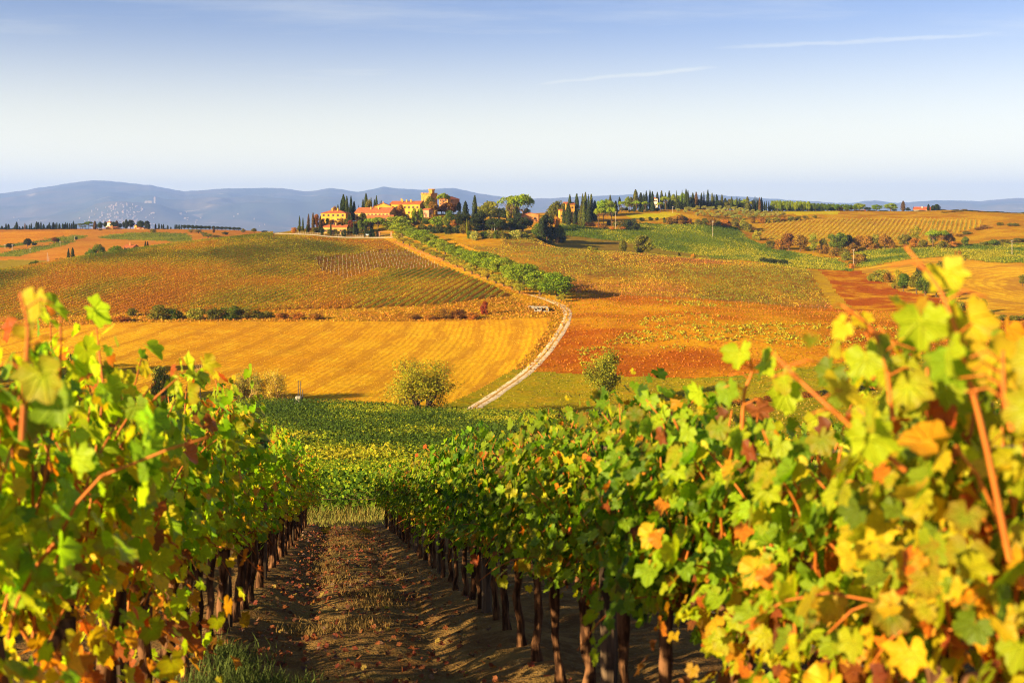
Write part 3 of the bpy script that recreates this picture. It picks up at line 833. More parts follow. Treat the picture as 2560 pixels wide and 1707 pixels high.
# ------------------------------------------------------------------ trees and bushes of the landscape
G = 'plants beside the drive below the hamlet'
trees('A', 'small cypresses along the drive fence', 'along the drive fence below the hamlet', 878,
 'c cyp 440 655 32;c cyp 640 670 32;c cyp 830 625 34;c cyp 1010 615 34;c cyp 1205 605 34;c cyp 1385 650 34')
trees('A', G, 'in the hedge left of the low roadside building', 893,
 'c cyp 320 520 36;c cyp 375 550 32;c cypb 465 490 48;c cypb 540 465 54;c cypb 660 520 56;h og 345 675 150;h or 225 705 120;h rd 470 705 130;h og 580 700 130;b or 600 490 120')
trees('A', 'shrubs around the yellow villa', 'around the yellow villa', 900,
 'b og 770 560 130;c cyp 1125 470 50;b rb 690 560 110;c cyp 1160 500 60;b og 1080 560 120;h rb 850 580 170;h br 1000 545 150;h rd 1160 575 140;b gr 1330 575 180;b gr 1410 560 150;h rb 930 600 150')
trees('A', 'hedge plants before the roadside building', 'before the roadside building', 881.5, 'h og 800 735 100;h og 920 730 140;h dk 1045 720 100;h og 1135 690 130;h dk 1240 690 110;h dk 1500 720 150;h og 1600 725 100;h og 570 705 140;h dk 690 700 90;h og 1320 710 120;h dk 1410 730 100')
trees('A', 'trees before the long farmhouse', 'in front of the long farmhouse', 912, 'b og 1350 460 150;h dk 1500 560 90;h dk 1270 620 110')
trees('A', 'pines at the hamlet gate', 'at the hamlet gate', 884, 'u pine 1600 550 250;u pine 1450 570 170')
trees('A', 'cypresses behind the yellow villa', 'behind the yellow villa', 955,
 'c cyp 1035 170 110;c cyp 1090 200 66;c cypd 1160 195 66;c cypd 1210 280 66;c cyp 1000 260 60;c cyp 945 340 54;b br 890 345 110;b og 850 390 60;c cypy 1105 320 70;c cyp 1130 400 44;c cyp 1180 390 44;c cypy 1210 380 40;c cyp 1160 380 60')
trees('A', 'cypresses behind the long farmhouse', 'behind the long farmhouse roof', 975,
 'c cyp 1355 250 56;c cyp 1405 150 84;b og 1455 240 140;c cyp 1545 250 56;c cyp 1575 190 54;c cyp 1635 275 26;c cyp 1660 268 26;c cyp 1285 345 24;c cyp 1488 225 40')
trees('A', 'garden trees below the main house', 'below the main house', 922,
 'b or 1975 330 180;b bg 2195 395 120;b bg 2295 390 120;h dk 2080 480 120;h dk 2130 560 220;h og 2210 600 160')
trees('B', 'trees around the castle tower', 'around the castle tower', 962,
 'b ol 310 170 210;b br 350 240 190;b dk 270 240 170;b rb 560 250 260;u pine 490 140 200;b dk 715 250 80;b rb 470 300 170;b br 640 290 120')
trees('B', 'trees on the hamlet shoulder', 'on the slope right of the red house', 972,
 'c cypd 805 240 90;c cyp 935 160 70;b ol 1150 245 400;b dk 1280 330 300;c cypy 1500 215 60;c cypy 1540 255 50;b yg 1420 250 140;b dk 1665 340 130;h dk 730 380 120;b ol 1050 290 220;b dk 1380 380 200;h dk 1000 380 200;h dk 860 400 150;b dk 1560 400 170', yb=515, ws=1.1)
trees('B', 'great umbrella pines', 'over the shed right of the hamlet', 1004, 'u pine 1440 180 380;u pine 1610 165 330')
trees('B', 'clipped hedge on the terrace', 'of the terrace hedge below the hamlet', 905,
 'h og 200 545 140;h dk 320 560 140;h dk 440 560 140;h dk 560 560 140;h dk 680 562 140;h og 770 560 130;h dk 380 590 130;h dk 500 590 130;h dk 620 590 130', yb=685)
trees('B', 'garden shrubs under the castle', 'in the garden under the castle', 928,
 'h bg 400 430 210;h yg 540 425 130;h or 630 490 120;h gr 580 360 210;b dk 720 420 180;h br 370 340 120;h gr 250 470 150;h og 90 515 120;h dk 30 560 110;b gr 90 340 110;b bg 165 340 100;h dk 250 500 130', yb=575)
trees('B', 'thin cypress pair', 'beside the terrace hedge', 903, 'c yg 825 490 28;c yg 852 508 28', yb=700)
trees('B', 'dark wood below the hamlet', 'in the dark wood below the hamlet', 928,
 'b dk 950 420 220;b dk 1060 500 260;b dk 1250 480 280;b dk 1450 470 300;b dk 1600 460 290;b dk 830 560 180;h dk 960 580 200;h dk 1130 590 200;b gr 1340 540 160;b dk 1530 560 250;b dk 1180 470 200', yb=655, ws=1.15)
trees('B', 'shrubs along the top of the yellow vineyard', 'along the top of the yellow vineyard', 893,
 'h olv 930 640 140;h gr 1080 650 170;h olv 1150 630 110;h gr 1240 640 120;h ol 1310 645 150;h olv 1500 625 180;h gr 1640 690 150;h og 1750 700 140;h gr 870 650 110;h dk 1400 690 120', yb=775, ws=1.1)
trees('B', 'dark trees at the hamlet edge', 'at the right edge of the hamlet wood', 886,
 'b dk 1950 400 260;b gr 1850 540 260;b dk 2020 600 260;b gr 2110 560 190;h gr 1930 640 300;h or 2075 460 90;b dk 1880 470 130;h dk 2160 640 120', yb=810)
trees('B', 'trees left of the yellow house', 'left of the yellow house', 1110, 'b og 2090 225 260;b og 1990 300 170;c cyp 2265 150 70;b og 2180 260 110')
G = 'cypresses around the yellow house'
trees('C', G, 'around the yellow house', 1108, 'c cyp 290 170 76;c cyp 405 160 92;c cypy 500 160 66;c cypy 545 135 78;c cyp 595 170 46;c cypy 640 165 82;c cypd 700 270 96')
trees('C', G, 'in front of the yellow house', 1072, 'c cyp 265 310 110;c cyp 190 370 60;c cypy 480 330 80;c cypy 520 250 66;c cyp 600 360 110;c cypy 445 430 60;c cyp 370 450 76;h or 90 530 110;h or 30 550 90')
trees('C', 'umbrella pines right of the yellow house', 'right of the yellow house', 1068, 'u bg 760 410 200;u bg 840 400 190;u bg 970 390 170')
trees('C', 'pines on the ridge behind', 'on the ridge behind the front umbrella pines', 1180, 's bg 800 240 190;s bg 870 230 210;s pine 950 260 230;c cypy 950 180 72;c cypy 1040 275 80;c cyp 1000 330 60;b dk 700 380 160;b dk 900 380 160')
trees('C', 'tall cypresses on the wooded ridge', 'on the wooded ridge around the hidden villa', 1290,
 'b dk 1100 200 62;s pine 1230 190 120;b og 1290 210 90;c cypy 1365 90 112;c cypd 1450 140 86;c cypd 1540 110 56;c cypd 1500 160 56;c cyp 1600 100 54;c cypd 1640 120 64;c cyp 1720 130 64;c cypy 1790 110 66;c cyp 1855 140 44;c cyp 1915 110 60;s pine 2000 150 160;c cyp 2035 110 28;c cyp 2125 100 28;c cyp 2190 85 62;s pine 2160 130 170;c cyp 2220 105 34;c cyp 2300 140 60;s pine 2060 170 130')
trees('C', 'umbrella pines before the ridge wood', 'before the ridge wood', 1238,
 'u bg 1130 290 130;u bg 1180 285 140;u pine 1265 295 120;u bg 1380 280 140;u bg 1525 290 140;u bg 1770 300 130;u bg 1860 210 210;c cyp 1345 340 50;c cyp 1430 370 50;c cyp 1470 370 50;c cyp 1650 300 96;h dk 1270 420 60;b og 1140 380 110;b dk 1060 420 100;b dk 1210 380 110;h dk 1560 380 100;h dk 1720 380 110;h dk 1320 400 90;h dk 1450 410 90;h dk 1620 400 90')
trees('C', 'dark wood on the ridge', 'in the dark ridge wood', 1300,
 'h dk 1900 290 150;h dk 1990 280 160;h dk 2080 270 160;h dk 2170 260 170;h dk 2260 260 170;h dk 1830 320 120;h dk 2330 270 130;h dk 1950 240 120', ws=1.3)
trees('C', 'scrub on the bank above the green vineyard', 'on the bank above the green vineyard', 1045,
 'h or 240 590 110 640;h or 330 595 120 650;h or 450 600 120 660;h or 560 610 130 680;h or 660 620 130 690;h or 760 630 130 700;h br 850 640 120 715;h dk 940 580 110 680;h og 1050 590 140 700;h dk 1200 565 250 740;h dk 1330 580 200 750;h og 1400 650 110 750;h or 970 690 110 755;h or 1150 690 130 755;h dk 1340 550 80 620;h dk 1470 545 120 605;h dk 1610 535 110 600;h dk 1710 540 70 590;h dk 1830 545 60 590')
trees('C', 'brown scrub by the olive grove', 'under the olive grove', 1120, 'h br 1950 530 220 660;h br 2100 505 240 660;h or 2240 560 150 660;h og 1860 570 130 640')
trees('C', 'trees in the dip', 'in the dip behind the yellow vineyard', 780,
 'b og 1480 830 400;b og 1160 920 160;h yg 620 1015 110;h og 720 1030 100;h dk 960 1085 80;h dk 1300 1115 100;h dk 1680 1140 70;h dk 1760 1125 90;h dk 2080 1120 56;h or 2300 1120 90;h yg 850 1080 80')
trees('D', 'tall cypresses on the ridge above the olive grove', 'on the ridge above the olive grove', 1318,
 'c cyp 95 85 50;c cyp 130 105 44;c cyp 210 140 66;c cypb 265 130 66;c cyp 350 145 54;c cypd 390 120 28;c cypd 455 95 56;c cypy 525 145 50;c cyp 555 175 38;c cypd 600 170 60;c cypy 685 170 60;c cyp 740 230 76;c cyp 845 205 50;c cyp 930 210 32;c cypy 1100 205 86;c cypd 1225 205 28;c cypd 1255 220 28;c cypd 1275 230 28;c cypb 1300 215 44;c cypd 1330 215 44;c cypd 1380 285 32;c cypd 1410 275 28;c cypd 1450 280 26;c cypd 1205 240 26;c cypd 1350 270 24')
trees('D', 'dark wood above the olive grove', 'in the wood above the olive grove', 1330,
 'h dk 170 200 140;h dk 250 220 140;h dk 330 240 130;h dk 420 250 130;h dk 510 260 130;h dk 590 260 120;h dk 650 260 110;b og 800 240 120;s pine 900 240 100;h dk 980 240 120;s pine 1040 236 110;h dk 1180 260 90;u yg 1150 290 56;b og 760 290 90;h dk 850 300 110;h dk 940 300 110;h dk 1100 300 110;h dk 1240 300 100;h dk 1310 310 100;h dk 1480 350 90', ws=1.3)
trees('D', 'umbrella pine avenue on the horizon', 'of the umbrella pine avenue on the horizon', 1345,
 ';'.join(f's pine {x} {266 - 8 * math.sin(x / 190):.0f} 92' for x in range(1510, 2110, 42)))
trees('4', 'umbrella pine avenue on the horizon', 'of the umbrella pine avenue on the horizon', 1378,
 ';'.join(f's pined {x} {164 + (x - 440) * .045:.0f} 56' for x in range(440, 860, 27)))
trees('4', 'low hedge under the pine avenue', 'of the low hedge under the pine avenue', 1384, ';'.join(f'h dk {x} {198 if x < 440 else 203} 60' for x in range(130, 720, 36)))
ol = '100 375,150 370,220 390,290 350,400 350,450 410,350 420,290 455,390 460,480 370,540 360,640 350,690 340,590 420,500 460,630 470,740 370,790 350,700 420,740 475,810 430,890 365,850 460,930 400,990 380,900 440,940 490,1060 400,1100 405,1030 440,980 500,1150 450,1120 490,1190 410,1260 440,1210 490,1290 420,1340 480,1410 430,1450 470,1500 440,1590 440,1610 470,1690 450,870 500,770 440,660 390,1380 450,1540 460,560 480,1240 470,1070 470'
trees('D', 'olive grove on the ridge slope', 'in the olive grove', None, ';'.join('o olv %s %s 98 %d' % (*t.split(), int(t.split()[1]) + 72) for t in ol.split(',')), ws=1.22)
trees('C', 'olive grove on the ridge slope', 'in the olive grove', None, 'o olv 2060 395 90 465;o olv 2180 410 90 470;o olv 2230 370 90 440;o olv 2320 380 100 450')
trees('D', 'hedgerow under the olive grove', 'in the hedgerow under the olive grove', 1130,
 'h og 30 500 200 650;h br 110 530 170 650;h og 290 570 160 670;h og 400 550 140 675;h br 490 530 210 685;h ol 620 590 140 690;h or 740 550 190 700;h or 800 600 120 700;h og 900 560 170 690;h ol 1040 540 160 740;h og 1090 620 170 770;h ol 1110 680 110 780;h br 1190 560 110 640;h or 1330 540 150 640;h ol 1450 535 150 630;h ol 1570 530 150 620;h or 1690 530 150 610;h ol 1810 525 150 600;h og 1930 525 140 590;h og 2050 510 110 570;h og 2200 505 90 560;h yg 1260 740 170 920;h ol 1215 800 90 900')
G = 'wooded gully below the striped vineyard'
trees('4', G, 'in the wooded gully below the striped vineyard', None,
 'h og 100 500 130 570;h br 180 480 130 585;b rb 260 435 150 590;b br 360 455 160 600;p yg 480 445 130 610;b og 570 480 100 600;b gr 690 425 230 610;b dk 790 450 100 600;h br 560 530 130 620;h br 660 560 130 640;h og 740 570 120 640;b br 880 450 130 590;b br 950 455 140 590;b ol 1030 450 150 580;b br 1110 440 130 580;h br 1170 490 80 580;b og 1290 440 140 575;p yg 1390 370 120 570;b or 1380 480 120 575;b og 1450 490 100 575;b ol 1540 390 120 560;u pine 1540 420 150 570;u pine 1620 420 150 570;b br 1690 410 120 560;h or 1720 510 110 565;b gr 1825 465 86 560;h og 1640 500 110 580;h br 830 520 110 610;h br 1000 520 110 590')
trees('4', 'bushes along the gully track', 'along the track left of the pale pole', None,
 'h ol 770 600 120 680;h br 890 620 130 700;h og 810 680 70 745;h dk 100 660 160 710;h dk 30 650 90 700;h dk 210 670 110 715;h br 850 660 90 720;h og 930 615 60 660')
trees('4', 'scrub on the yellow slope at right', 'on the yellow slope at the right edge', None,
 'h gr 2080 490 140 555;h og 1990 510 100 555;h og 2180 490 120 530;h og 2280 480 130 520;h br 2010 360 110 400;h og 2230 345 70 375;h og 2285 345 70 375;h og 2140 340 80 370;h og 1840 420 100 450;h br 1780 440 90 470;h og 2370 475 120 515;h br 1950 380 90 410')
trees('4', 'round pines on the right horizon', 'on the right horizon', 1392,
 's pine 885 168 125;s pine 1040 180 118;s pine 1165 168 140;c cypb 1275 150 42;b dk 1320 210 64;b dk 960 205 70;b dk 1200 225 70')
trees('4', 'bushes along the right horizon', 'along the right horizon', 1385,
 'h ol 700 240 100;h og 780 235 120;b or 780 200 110;h br 720 205 60;h yg 900 245 90;h og 1370 245 90;h og 1430 250 80;h or 1480 255 100;h og 1630 240 70;h ol 1740 250 90;h og 1820 250 80;h br 1490 262 90;h og 970 250 60;h dk 1100 240 110;h dk 1000 240 90')
trees('4', 'conifers at the white house', 'at the white house on the right horizon', 1396, 'c cypd 1500 180 28;c cyp 1540 190 44;c cyp 1575 180 66;h dk 1600 235 60')
trees('4', 'bushes along the right horizon', 'along the right horizon', 1330, ';'.join(f'h {("og", "br", "ol", "og", "dk")[k % 5]} {x} {262 - 14 * ((k * 7) % 4) / 3:.0f} {80 + 13 * (k % 3)}' for k, x in enumerate(range(1640, 2420, 56))))
trees('F', 'copse by the curved stubble', 'in the copse beside the curved stubble', None, ws=1.2, rows=
 'h ol 540 270 240 430;h ol 400 320 110 420;h br 620 300 110 440;b gr 810 320 180 555;p yg 740 270 120 490;b og 980 300 210 590;b gr 1090 310 250 635;b gr 1230 310 210 630;b dk 1030 200 130 420;b og 1150 200 150 420;p gr 1290 165 140 430;h dk 1370 600 90 680;b og 1480 520 120 660;h ol 700 430 90 520')
trees('F', 'single bushes on the right slope', 'standing singly on the right slope', None,
 'h br 1510 20 115 135;h og 1590 120 55 160;b gr 1720 610 150 830;p ol 1750 640 80 820;b og 1830 640 110 820;h ol 1800 780 210 885;h ol 1540 680 150 800;h og 1920 785 150 900;b og 2330 330 120 485;h br 270 80 140 190;h or 150 190 90 265;h ol 1660 760 120 840;h og 2080 850 160 925;h og 2230 850 160 925;h og 2360 845 160 925;h dk 1580 90 60 130')
# left back country
trees('E', 'pines and cypresses behind the left crest', 'behind the left crest', 800,
 's pined 1610 510 260;s pined 1480 590 200;s pined 1890 530 280;c cyp 1118 595 64;c cyp 1187 585 84;c cyp 2230 535 26;c cyp 1995 590 26;c cyp 2060 610 44;h gr 2300 600 100;h gr 1440 690 130;h og 1240 730 70')
trees('2', 'pines and cypresses behind the left crest', 'behind the left crest', 800, 'c cypd 1187 595 21;c cypd 1206 598 21;h dk 1160 655 70;h dk 1110 660 60')
trees('E', 'dark bushes behind the left crest', 'behind the left crest', 745, 'h gr 590 780 120;h gr 530 800 140;h dk 380 860 120;h gr 200 920 90;h gr 470 830 110;h og 1000 745 100;h og 920 755 80')
trees('E', 'field trees in the left valley', 'among the fields in the left valley', None,
 'b dk 160 505 150 605;b dk 450 430 160 572;b dk 540 490 66 560;b rb 890 405 120 505;b dk 945 430 66 500;b dk 1245 395 66 465;h dk 580 500 60 545')
cy = '30 225 44,75 250 30,98 185 32,138 195 44,245 215 32,272 160 50,320 235 34,370 230 30,408 180 26,437 210 26,480 205 26,510 180 28,558 240 24,598 155 50,625 165 50,668 155 32,710 195 44,770 215 27,788 200 24,806 165 28,830 215 24,870 165 50,903 185 26,928 165 26,970 185 42,1025 180 34,1050 195 34,1073 165 34,1103 175 30,1137 180 28,1168 185 32,1198 145 32,1225 185 30,1245 190 28,-40 200 34,-90 220 34'
trees('E', 'cypress row on the far left ridge', 'in the row on the far left ridge', 1482, ';'.join(('c cypb ' if t.startswith('408') else 'c cypd ') + t for t in cy.split(',')))
trees('E', 'undergrowth of the cypress row', 'under the far left cypress row', 1492, ';'.join(f'h dk {x} {275 - 10 * (x % 3)} 90' for x in range(-60, 1260, 58)))
trees('E', 'pines by the left farmhouse', 'left of the ochre farmhouse', 1450,
 'u pined 1310 190 120;u pined 1390 185 130;u pined 1450 160 140;u pined 1520 215 120;u pined 1590 210 130;u pined 1660 190 120;u pined 1350 230 120;c cypb 1550 145 64;b dk 1630 155 110;h rb 1420 290 70;h dk 1640 290 80')
trees('E', 'dark trees behind the left farmhouses', 'behind the left farmhouses', 1520,
 'b dk 1855 160 140;c cypb 1905 140 76;b dk 1960 180 90;c cyp 2060 120 66;b dk 2130 125 150;b dk 2290 140 140;b dk 1720 150 70;b dk 2020 150 60')
trees('2', 'grove right of the left farmhouses', 'right of the left farmhouses', 1490,
 'b dk 1150 430 66;b dk 1200 430 60;c cypd 1215 450 26;c cypb 1206 470 30;c cypd 1270 455 16;c cypd 1298 452 16;c cypd 1320 458 14;c cypd 1335 458 14;c cypd 1370 465 16;c cypd 1395 480 14;c cypd 1430 458 12;c cypd 1442 460 12;c cypd 1454 460 12;c cypd 1466 461 12;c cypd 1480 462 12;'
 + ';'.join(f'b dk {x} {462 + (x - 1500) * .05:.0f} 52' for x in range(1505, 1960, 34)) + ';h dk 1345 490 60;h dk 1290 492 60')
trees('2', 'olive trees below the left grove', 'below the left grove', 1400,
 'o ol 1560 500 70 530;o og 1620 500 80 535;o ol 1700 535 90 570;o og 1760 545 90 590;o og 1660 520 80 560;o og 1820 555 70 590;b og 1985 495 46 530;b og 2075 490 52 530;b dk 2160 510 70 535;c cypb 1745 480 20 530;h dk 1840 520 60 545;h og 1250 495 60 528')
# middle distance
trees('P', 'bushes in the bank below the domed vineyard', 'in the bank below the domed vineyard', 500,
 ';'.join('h %s %.1f %.1f %.1f %.1f' % (t[0], t[1] * .21769, 296 + t[2] * .21769, t[3] * .21769, 296 + t[4] * .21769) for t in
 [('og',730,38,125,108),('gr',800,55,90,106),('ol',900,45,95,108),('og',985,52,90,108),('gr',1055,40,115,106),('ol',1120,50,95,104),('og',1180,62,85,103),('og',610,50,66,92),('og',1225,66,66,100),
  ('br',2050,55,95,104),('rb',2110,58,95,104),('rd',2225,22,44,84),('or',1300,72,70,104),('or',1370,76,70,106),('or',1450,76,80,106),('br',1900,80,80,106),('or',2170,74,70,106),('or',1980,78,80,106),('or',560,88,90,116),('or',460,92,90,122)]))
def solo(kind, zk, X, Yt, w, Yb, tint, label, bark=(.12, .075, .045), d=None):
    px, pt = zm(zk, X, Yt); d = d or hit(px, zm(zk, X, Yb)[1]); p = P(px, d)
    return spawn(kind, p.x, p.y, p.z, w * ZM[zk][2] / F * d, (H0 - pt) / F * d - p.z, tint, None, label, bark)
solo('willow', 'H', 410, 120, 780, 606, (.33, .30, .018), 'broad yellow green willow with many stems at the foot of the stubble field')
solo('leaning_tree', 'H', 1975, 45, 460, 560, (.23, .22, .016), 'slender olive green tree with a forked leaning trunk below the red field')
solo('scrub', 'G', 1420, 290, 560, 745, (.34, .27, .03), 'sprawling half bare willow scrub at the stubble edge, its left greenish half', (.5, .34, .12))
solo('scrub', 'G', 1770, 290, 540, 745, (.54, .36, .03), 'sprawling half bare willow scrub at the stubble edge, its golden right half', (.5, .34, .12))
solo('bare_tree', 'G', 820, 170, 270, 560, 'or', 'leafless pale dead tree standing between round bush and willow scrub', (.62, .42, .2), d=298)
solo('bush', 'G', 310, 262, 350, 560, (.22, .2, .02), 'round olive green tree with a pale top at the shaded stubble edge', d=297)
solo('bush', 'P', 75, 351, 26, 396, (.16, .17, .02), 'grey green bush peeping over the left vine row', d=296)
solo('bush', 'H', 640, 520, 85, 625, (.25, .2, .02), 'small yellow bush right of the broad willow')
trees('H', 'low scrub at the foot of the red field', 'at the foot of the red field', None,
 'h dk 1000 585 150 640;h br 1080 590 130 645;h dk 1180 590 160 650;h br 1290 590 120 655;h dk 1390 600 150 660;h gr 1980 560 240 640;h dk 2090 590 150 650;h br 1890 600 120 650;h dk 900 590 110 635')
trees('6', 'hedge line across the lower meadow', 'in the hedge line across the lower meadow', None,
 ';'.join(f'h {("rb", "br", "dk", "or")[k % 4]} {x} {668 - (x - 1080) * .112 - 16:.0f} 62 {668 - (x - 1080) * .112 + 12:.0f}' for k, x in enumerate(range(1000, 2420, 44))))
# the avenue of stone pines and the olives in front of it
av = [(2215,712,250,905),(2090,702,220,878),(1965,640,210,835),(1880,640,170,800),(1815,602,170,765),(1740,602,150,735),(1680,556,190,715),(1625,558,130,690),(1575,553,120,668),(1510,540,120,640),(1450,508,125,610),(1390,488,125,580),(1330,468,125,552),(1270,433,125,526),(1215,398,135,498),(1165,392,130,475),(1120,372,130,455),(1075,350,140,440),(1030,296,180,428)]
trees('1', 'stone pine avenue up to the hamlet', 'in the avenue climbing to the hamlet', None, ';'.join('s pine %d %d %d %d' % (a, b - 12, c * 1.38, e) for a, b, c, e in av))
lo = [(2245,868,90,925),(1935,788,115,862),(1880,760,110,835),(1820,745,110,812),(1760,720,115,790),(1700,690,115,765),(1650,676,120,745),(1590,645,120,722),(1535,636,110,700),(1480,618,110,672),(1430,595,110,648),(1380,575,110,622),(1330,556,105,600),(1280,540,105,578),(1230,520,105,556),(1180,496,105,534),(1130,472,100,514),(1085,452,100,496),(1045,420,100,478)]
trees('1', 'olives lining the avenue track', 'lining the avenue track before the pines', None, ';'.join('o yo %d %d %d %d' % (a, b - 4, c * 1.15, e) for a, b, c, e in lo))

for k, (px, d, h) in enumerate([(-36, 325, 23), (-58, 318, 22), (-82, 328, 21), (-112, 320, 20), (-150, 335, 20), (-52, 262, 25), (-84, 270, 25), (-120, 266, 24)]):  # last three: unseen trees added to throw shade on the stubble foot
    q = P(px, d); spawn('broadleaf_tree', q.x, q.y, q.z, h * .75, h, 'og', 'trees at the left end of the valley', place='at the left end of the valley')
# ------------------------------------------------------------------ vines
def vine_leaf_mat(name, trans):
    b = NB(name); oi = b.n.new('ShaderNodeObjectInfo')
    c = b.mix(1.0, b.attr('Col', 'Color'), oi.outputs['Color'], 'MULTIPLY')
    lx = b.math('ABSOLUTE', b.attr('lu')); ly = b.attr('lv')
    # veins: midrib and two pairs of side ribs running out from the stalk
    dist = lx
    for a in (48, 8):
        ca, sa = math.cos(R(a)), math.sin(R(a))
        dist = b.math('MINIMUM', dist, b.math('ABSOLUTE', b.math('SUBTRACT', b.math('MULTIPLY', lx, sa), b.math('MULTIPLY', ly, ca))))
    vein = b.smooth(dist, .035, .006)
    side = b.math('ABSOLUTE', b.math('SINE', b.math('ADD', b.math('MULTIPLY', ly, 34.0), b.math('MULTIPLY', lx, -22.0))))
    vein = b.math('MAXIMUM', b.math('MULTIPLY', vein, .55), b.math('MULTIPLY', b.smooth(side, .22, .02), .22))
    c = b.mix(vein, c, b.mix(1.0, c, (1.5, 1.35, 1.6), 'MULTIPLY'))
    bl = b.noise(26, 4, rough=.65)
    c = b.mix(b.math('MULTIPLY', b.smooth(bl, .56, .72), .45), c, b.mix(.5, c, (.42, .26, .02)))
    c = b.mix(b.math('MULTIPLY', b.smooth(b.noise(60, 3), .66, .74), .6), c, (.16, .07, .02))
    p = b.n.new('ShaderNodeBsdfPrincipled'); b.l.new(c, p.inputs['Base Color']); p.inputs['Roughness'].default_value = .52
    p.inputs['Specular IOR Level'].default_value = .25
    b.l.new(b.bump(b.math('ADD', vein, b.math('MULTIPLY', b.noise(90, 2), .5)), .006), p.inputs['Normal'])
    t = b.n.new('ShaderNodeBsdfTranslucent'); b.l.new(b.mix(1.0, c, (1.05, 1.3, .6), 'MULTIPLY'), t.inputs[0])
    m = b.n.new('ShaderNodeMixShader'); m.inputs[0].default_value = trans
    b.l.new(p.outputs[0], m.inputs[1]); b.l.new(t.outputs[0], m.inputs[2])
    o = b.n.new('ShaderNodeOutputMaterial'); b.l.new(m.outputs[0], o.inputs[0]); return b.m
VL = vine_leaf_mat('vine_leaf', .52)
GRASSM = leaf_mat('dry_grass', .35, .8, .1)

WOOD = None
b = NB('vine_bark')
WOOD = b.finish(b.mix(b.smooth(b.noise(22, 5, vec=b.scale(b.pos, (1, 1, .18))), .4, .62), (.045, .020, .011), (.17, .08, .038)), .95, .05,
                b.bump(b.noise(30, 4, vec=b.scale(b.pos, (1, 1, .15))), .02))
b = NB('cane_bark')
CANE = b.finish(b.mix(b.noise(9, 3), (.30, .06, .010), (.46, .15, .015)), .6, .25)
b = NB('old_wood_post')
POSTM = b.finish(b.mix(b.smooth(b.noise(18, 4, vec=b.scale(b.pos, (1, 1, .1))), .4, .6), (.05, .032, .022), (.13, .085, .055)), .9, .1)
b = NB('wire_steel')
WIREM = b.finish((.2, .17, .14), .5, .4, Metallic=.6)

half = [(-86, .16), (-68, .60), (-54, .74), (-40, .68), (-26, .80), (-12, .90), (-1, .82), (10, .76), (20, .82), (31, .96), (41, .99), (52, .84), (63, .80), (73, .92), (82, .99), (90, 1.08)]
ang = [a for a, _ in half] + [180 - a for a, _ in half[-2::-1]]
rad_ = [q for _, q in half] + [q for _, q in half[-2::-1]]
LO = np.array([[math.cos(R(a)) * q, math.sin(R(a)) * q] for a, q in zip(ang, rad_)]) * .55
LO[:, 1] += 0.0
def leaf_batch(C, N, TIP, size, col, r, cup=None):
    """lobed vine leaves: fan from a centre, cupped and folded along the midrib"""
    n, k = len(C), len(LO)
    N = unit(N); T_ = TIP - N * (TIP * N).sum(-1, keepdims=True); T_ = unit(T_); B = np.cross(T_, N)
    s = size[:, None, None]
    jit = 1 + r.normal(0, .075, (n, k, 1))
    L = LO[None] * jit
    x, y = L[..., 0:1], L[..., 1:2]
    fold = r.uniform(-.35, .65, (n, 1, 1)); droop = r.uniform(-.3, .6, (n, 1, 1)); wave = r.uniform(-.09, .09, (n, 1, 1))
    zz = np.sqrt(x * x + .004) * fold - droop * (y * y + .3 * x * x) * .9 + wave * np.sin(9 * x + 7 * y)
    V = C[:, None] + s * (x * B[:, None] + y * T_[:, None] + zz * N[:, None])
    cen = C[:, None] + s * (0.12 * T_[:, None] - .04 * N[:, None])
    V = np.concatenate([cen, V], 1)
    base = np.arange(n)[:, None, None] * (k + 1)
    i = np.arange(1, k)
    tri = np.stack([np.zeros_like(i), i, i + 1], -1)[None]
    f = (base + tri).reshape(-1, 3)
    # edge scorch on some leaves
    edge = r.random((n, 1, 1)) < .22
    cc = np.repeat(col[:, None], k + 1, 1)
    tone = 1 + r.normal(0, .07, (n, k + 1, 1))
    cc = cc * tone
    cc[:, 1:] = np.where(edge, cc[:, 1:] * .55 + np.array([.30, .09, .01]) * .45, cc[:, 1:])
    uv = np.concatenate([np.tile([[[0, .12]]], (n, 1, 1)), np.broadcast_to(LO[None] * jit, (n, k, 2))], 1).reshape(-1, 2)
    LUV.append(uv)
    return V.reshape(-1, 3), f, cc.reshape(-1, 3)
LUV = []
def leaf_mesh(name, acc):
    uv = np.concatenate(LUV); LUV.clear()
    return np_mesh(name, np.concatenate(acc.V), [np.concatenate(acc.t)], VL, np.concatenate(acc.c), attrs={'lu': uv[:, 0], 'lv': uv[:, 1]}, smooth=True)
PAL = np.array([[.045, .095, .006], [.105, .185, .007], [.20, .30, .008], [.34, .40, .009], [.52, .40, .011], [.55, .20, .010], [.45, .09, .010], [.19, .055, .02]])
def pick_cols(r, hrel, warm, base=1.15):
    """hrel 0 at the foot of the canopy .. 1 at the top; warm 0 green .. 1 autumn"""
    n = len(hrel)
    v = r.normal(base, .95, n) + warm * 1.6
    low = np.clip(.42 - hrel, 0, 1) * 2.4
    v = v + low * r.random(n) * (2.2 + 3 * warm) + (r.random(n) < .06 + .15 * warm) * r.uniform(1, 4, n)
    v = np.clip(v, 0, 6.99); i = v.astype(int); f = (v - i)[:, None]
    return (PAL[i] * (1 - f) + PAL[np.minimum(i + 1, 7)] * f) * r.uniform(.8, 1.2, (n, 1))
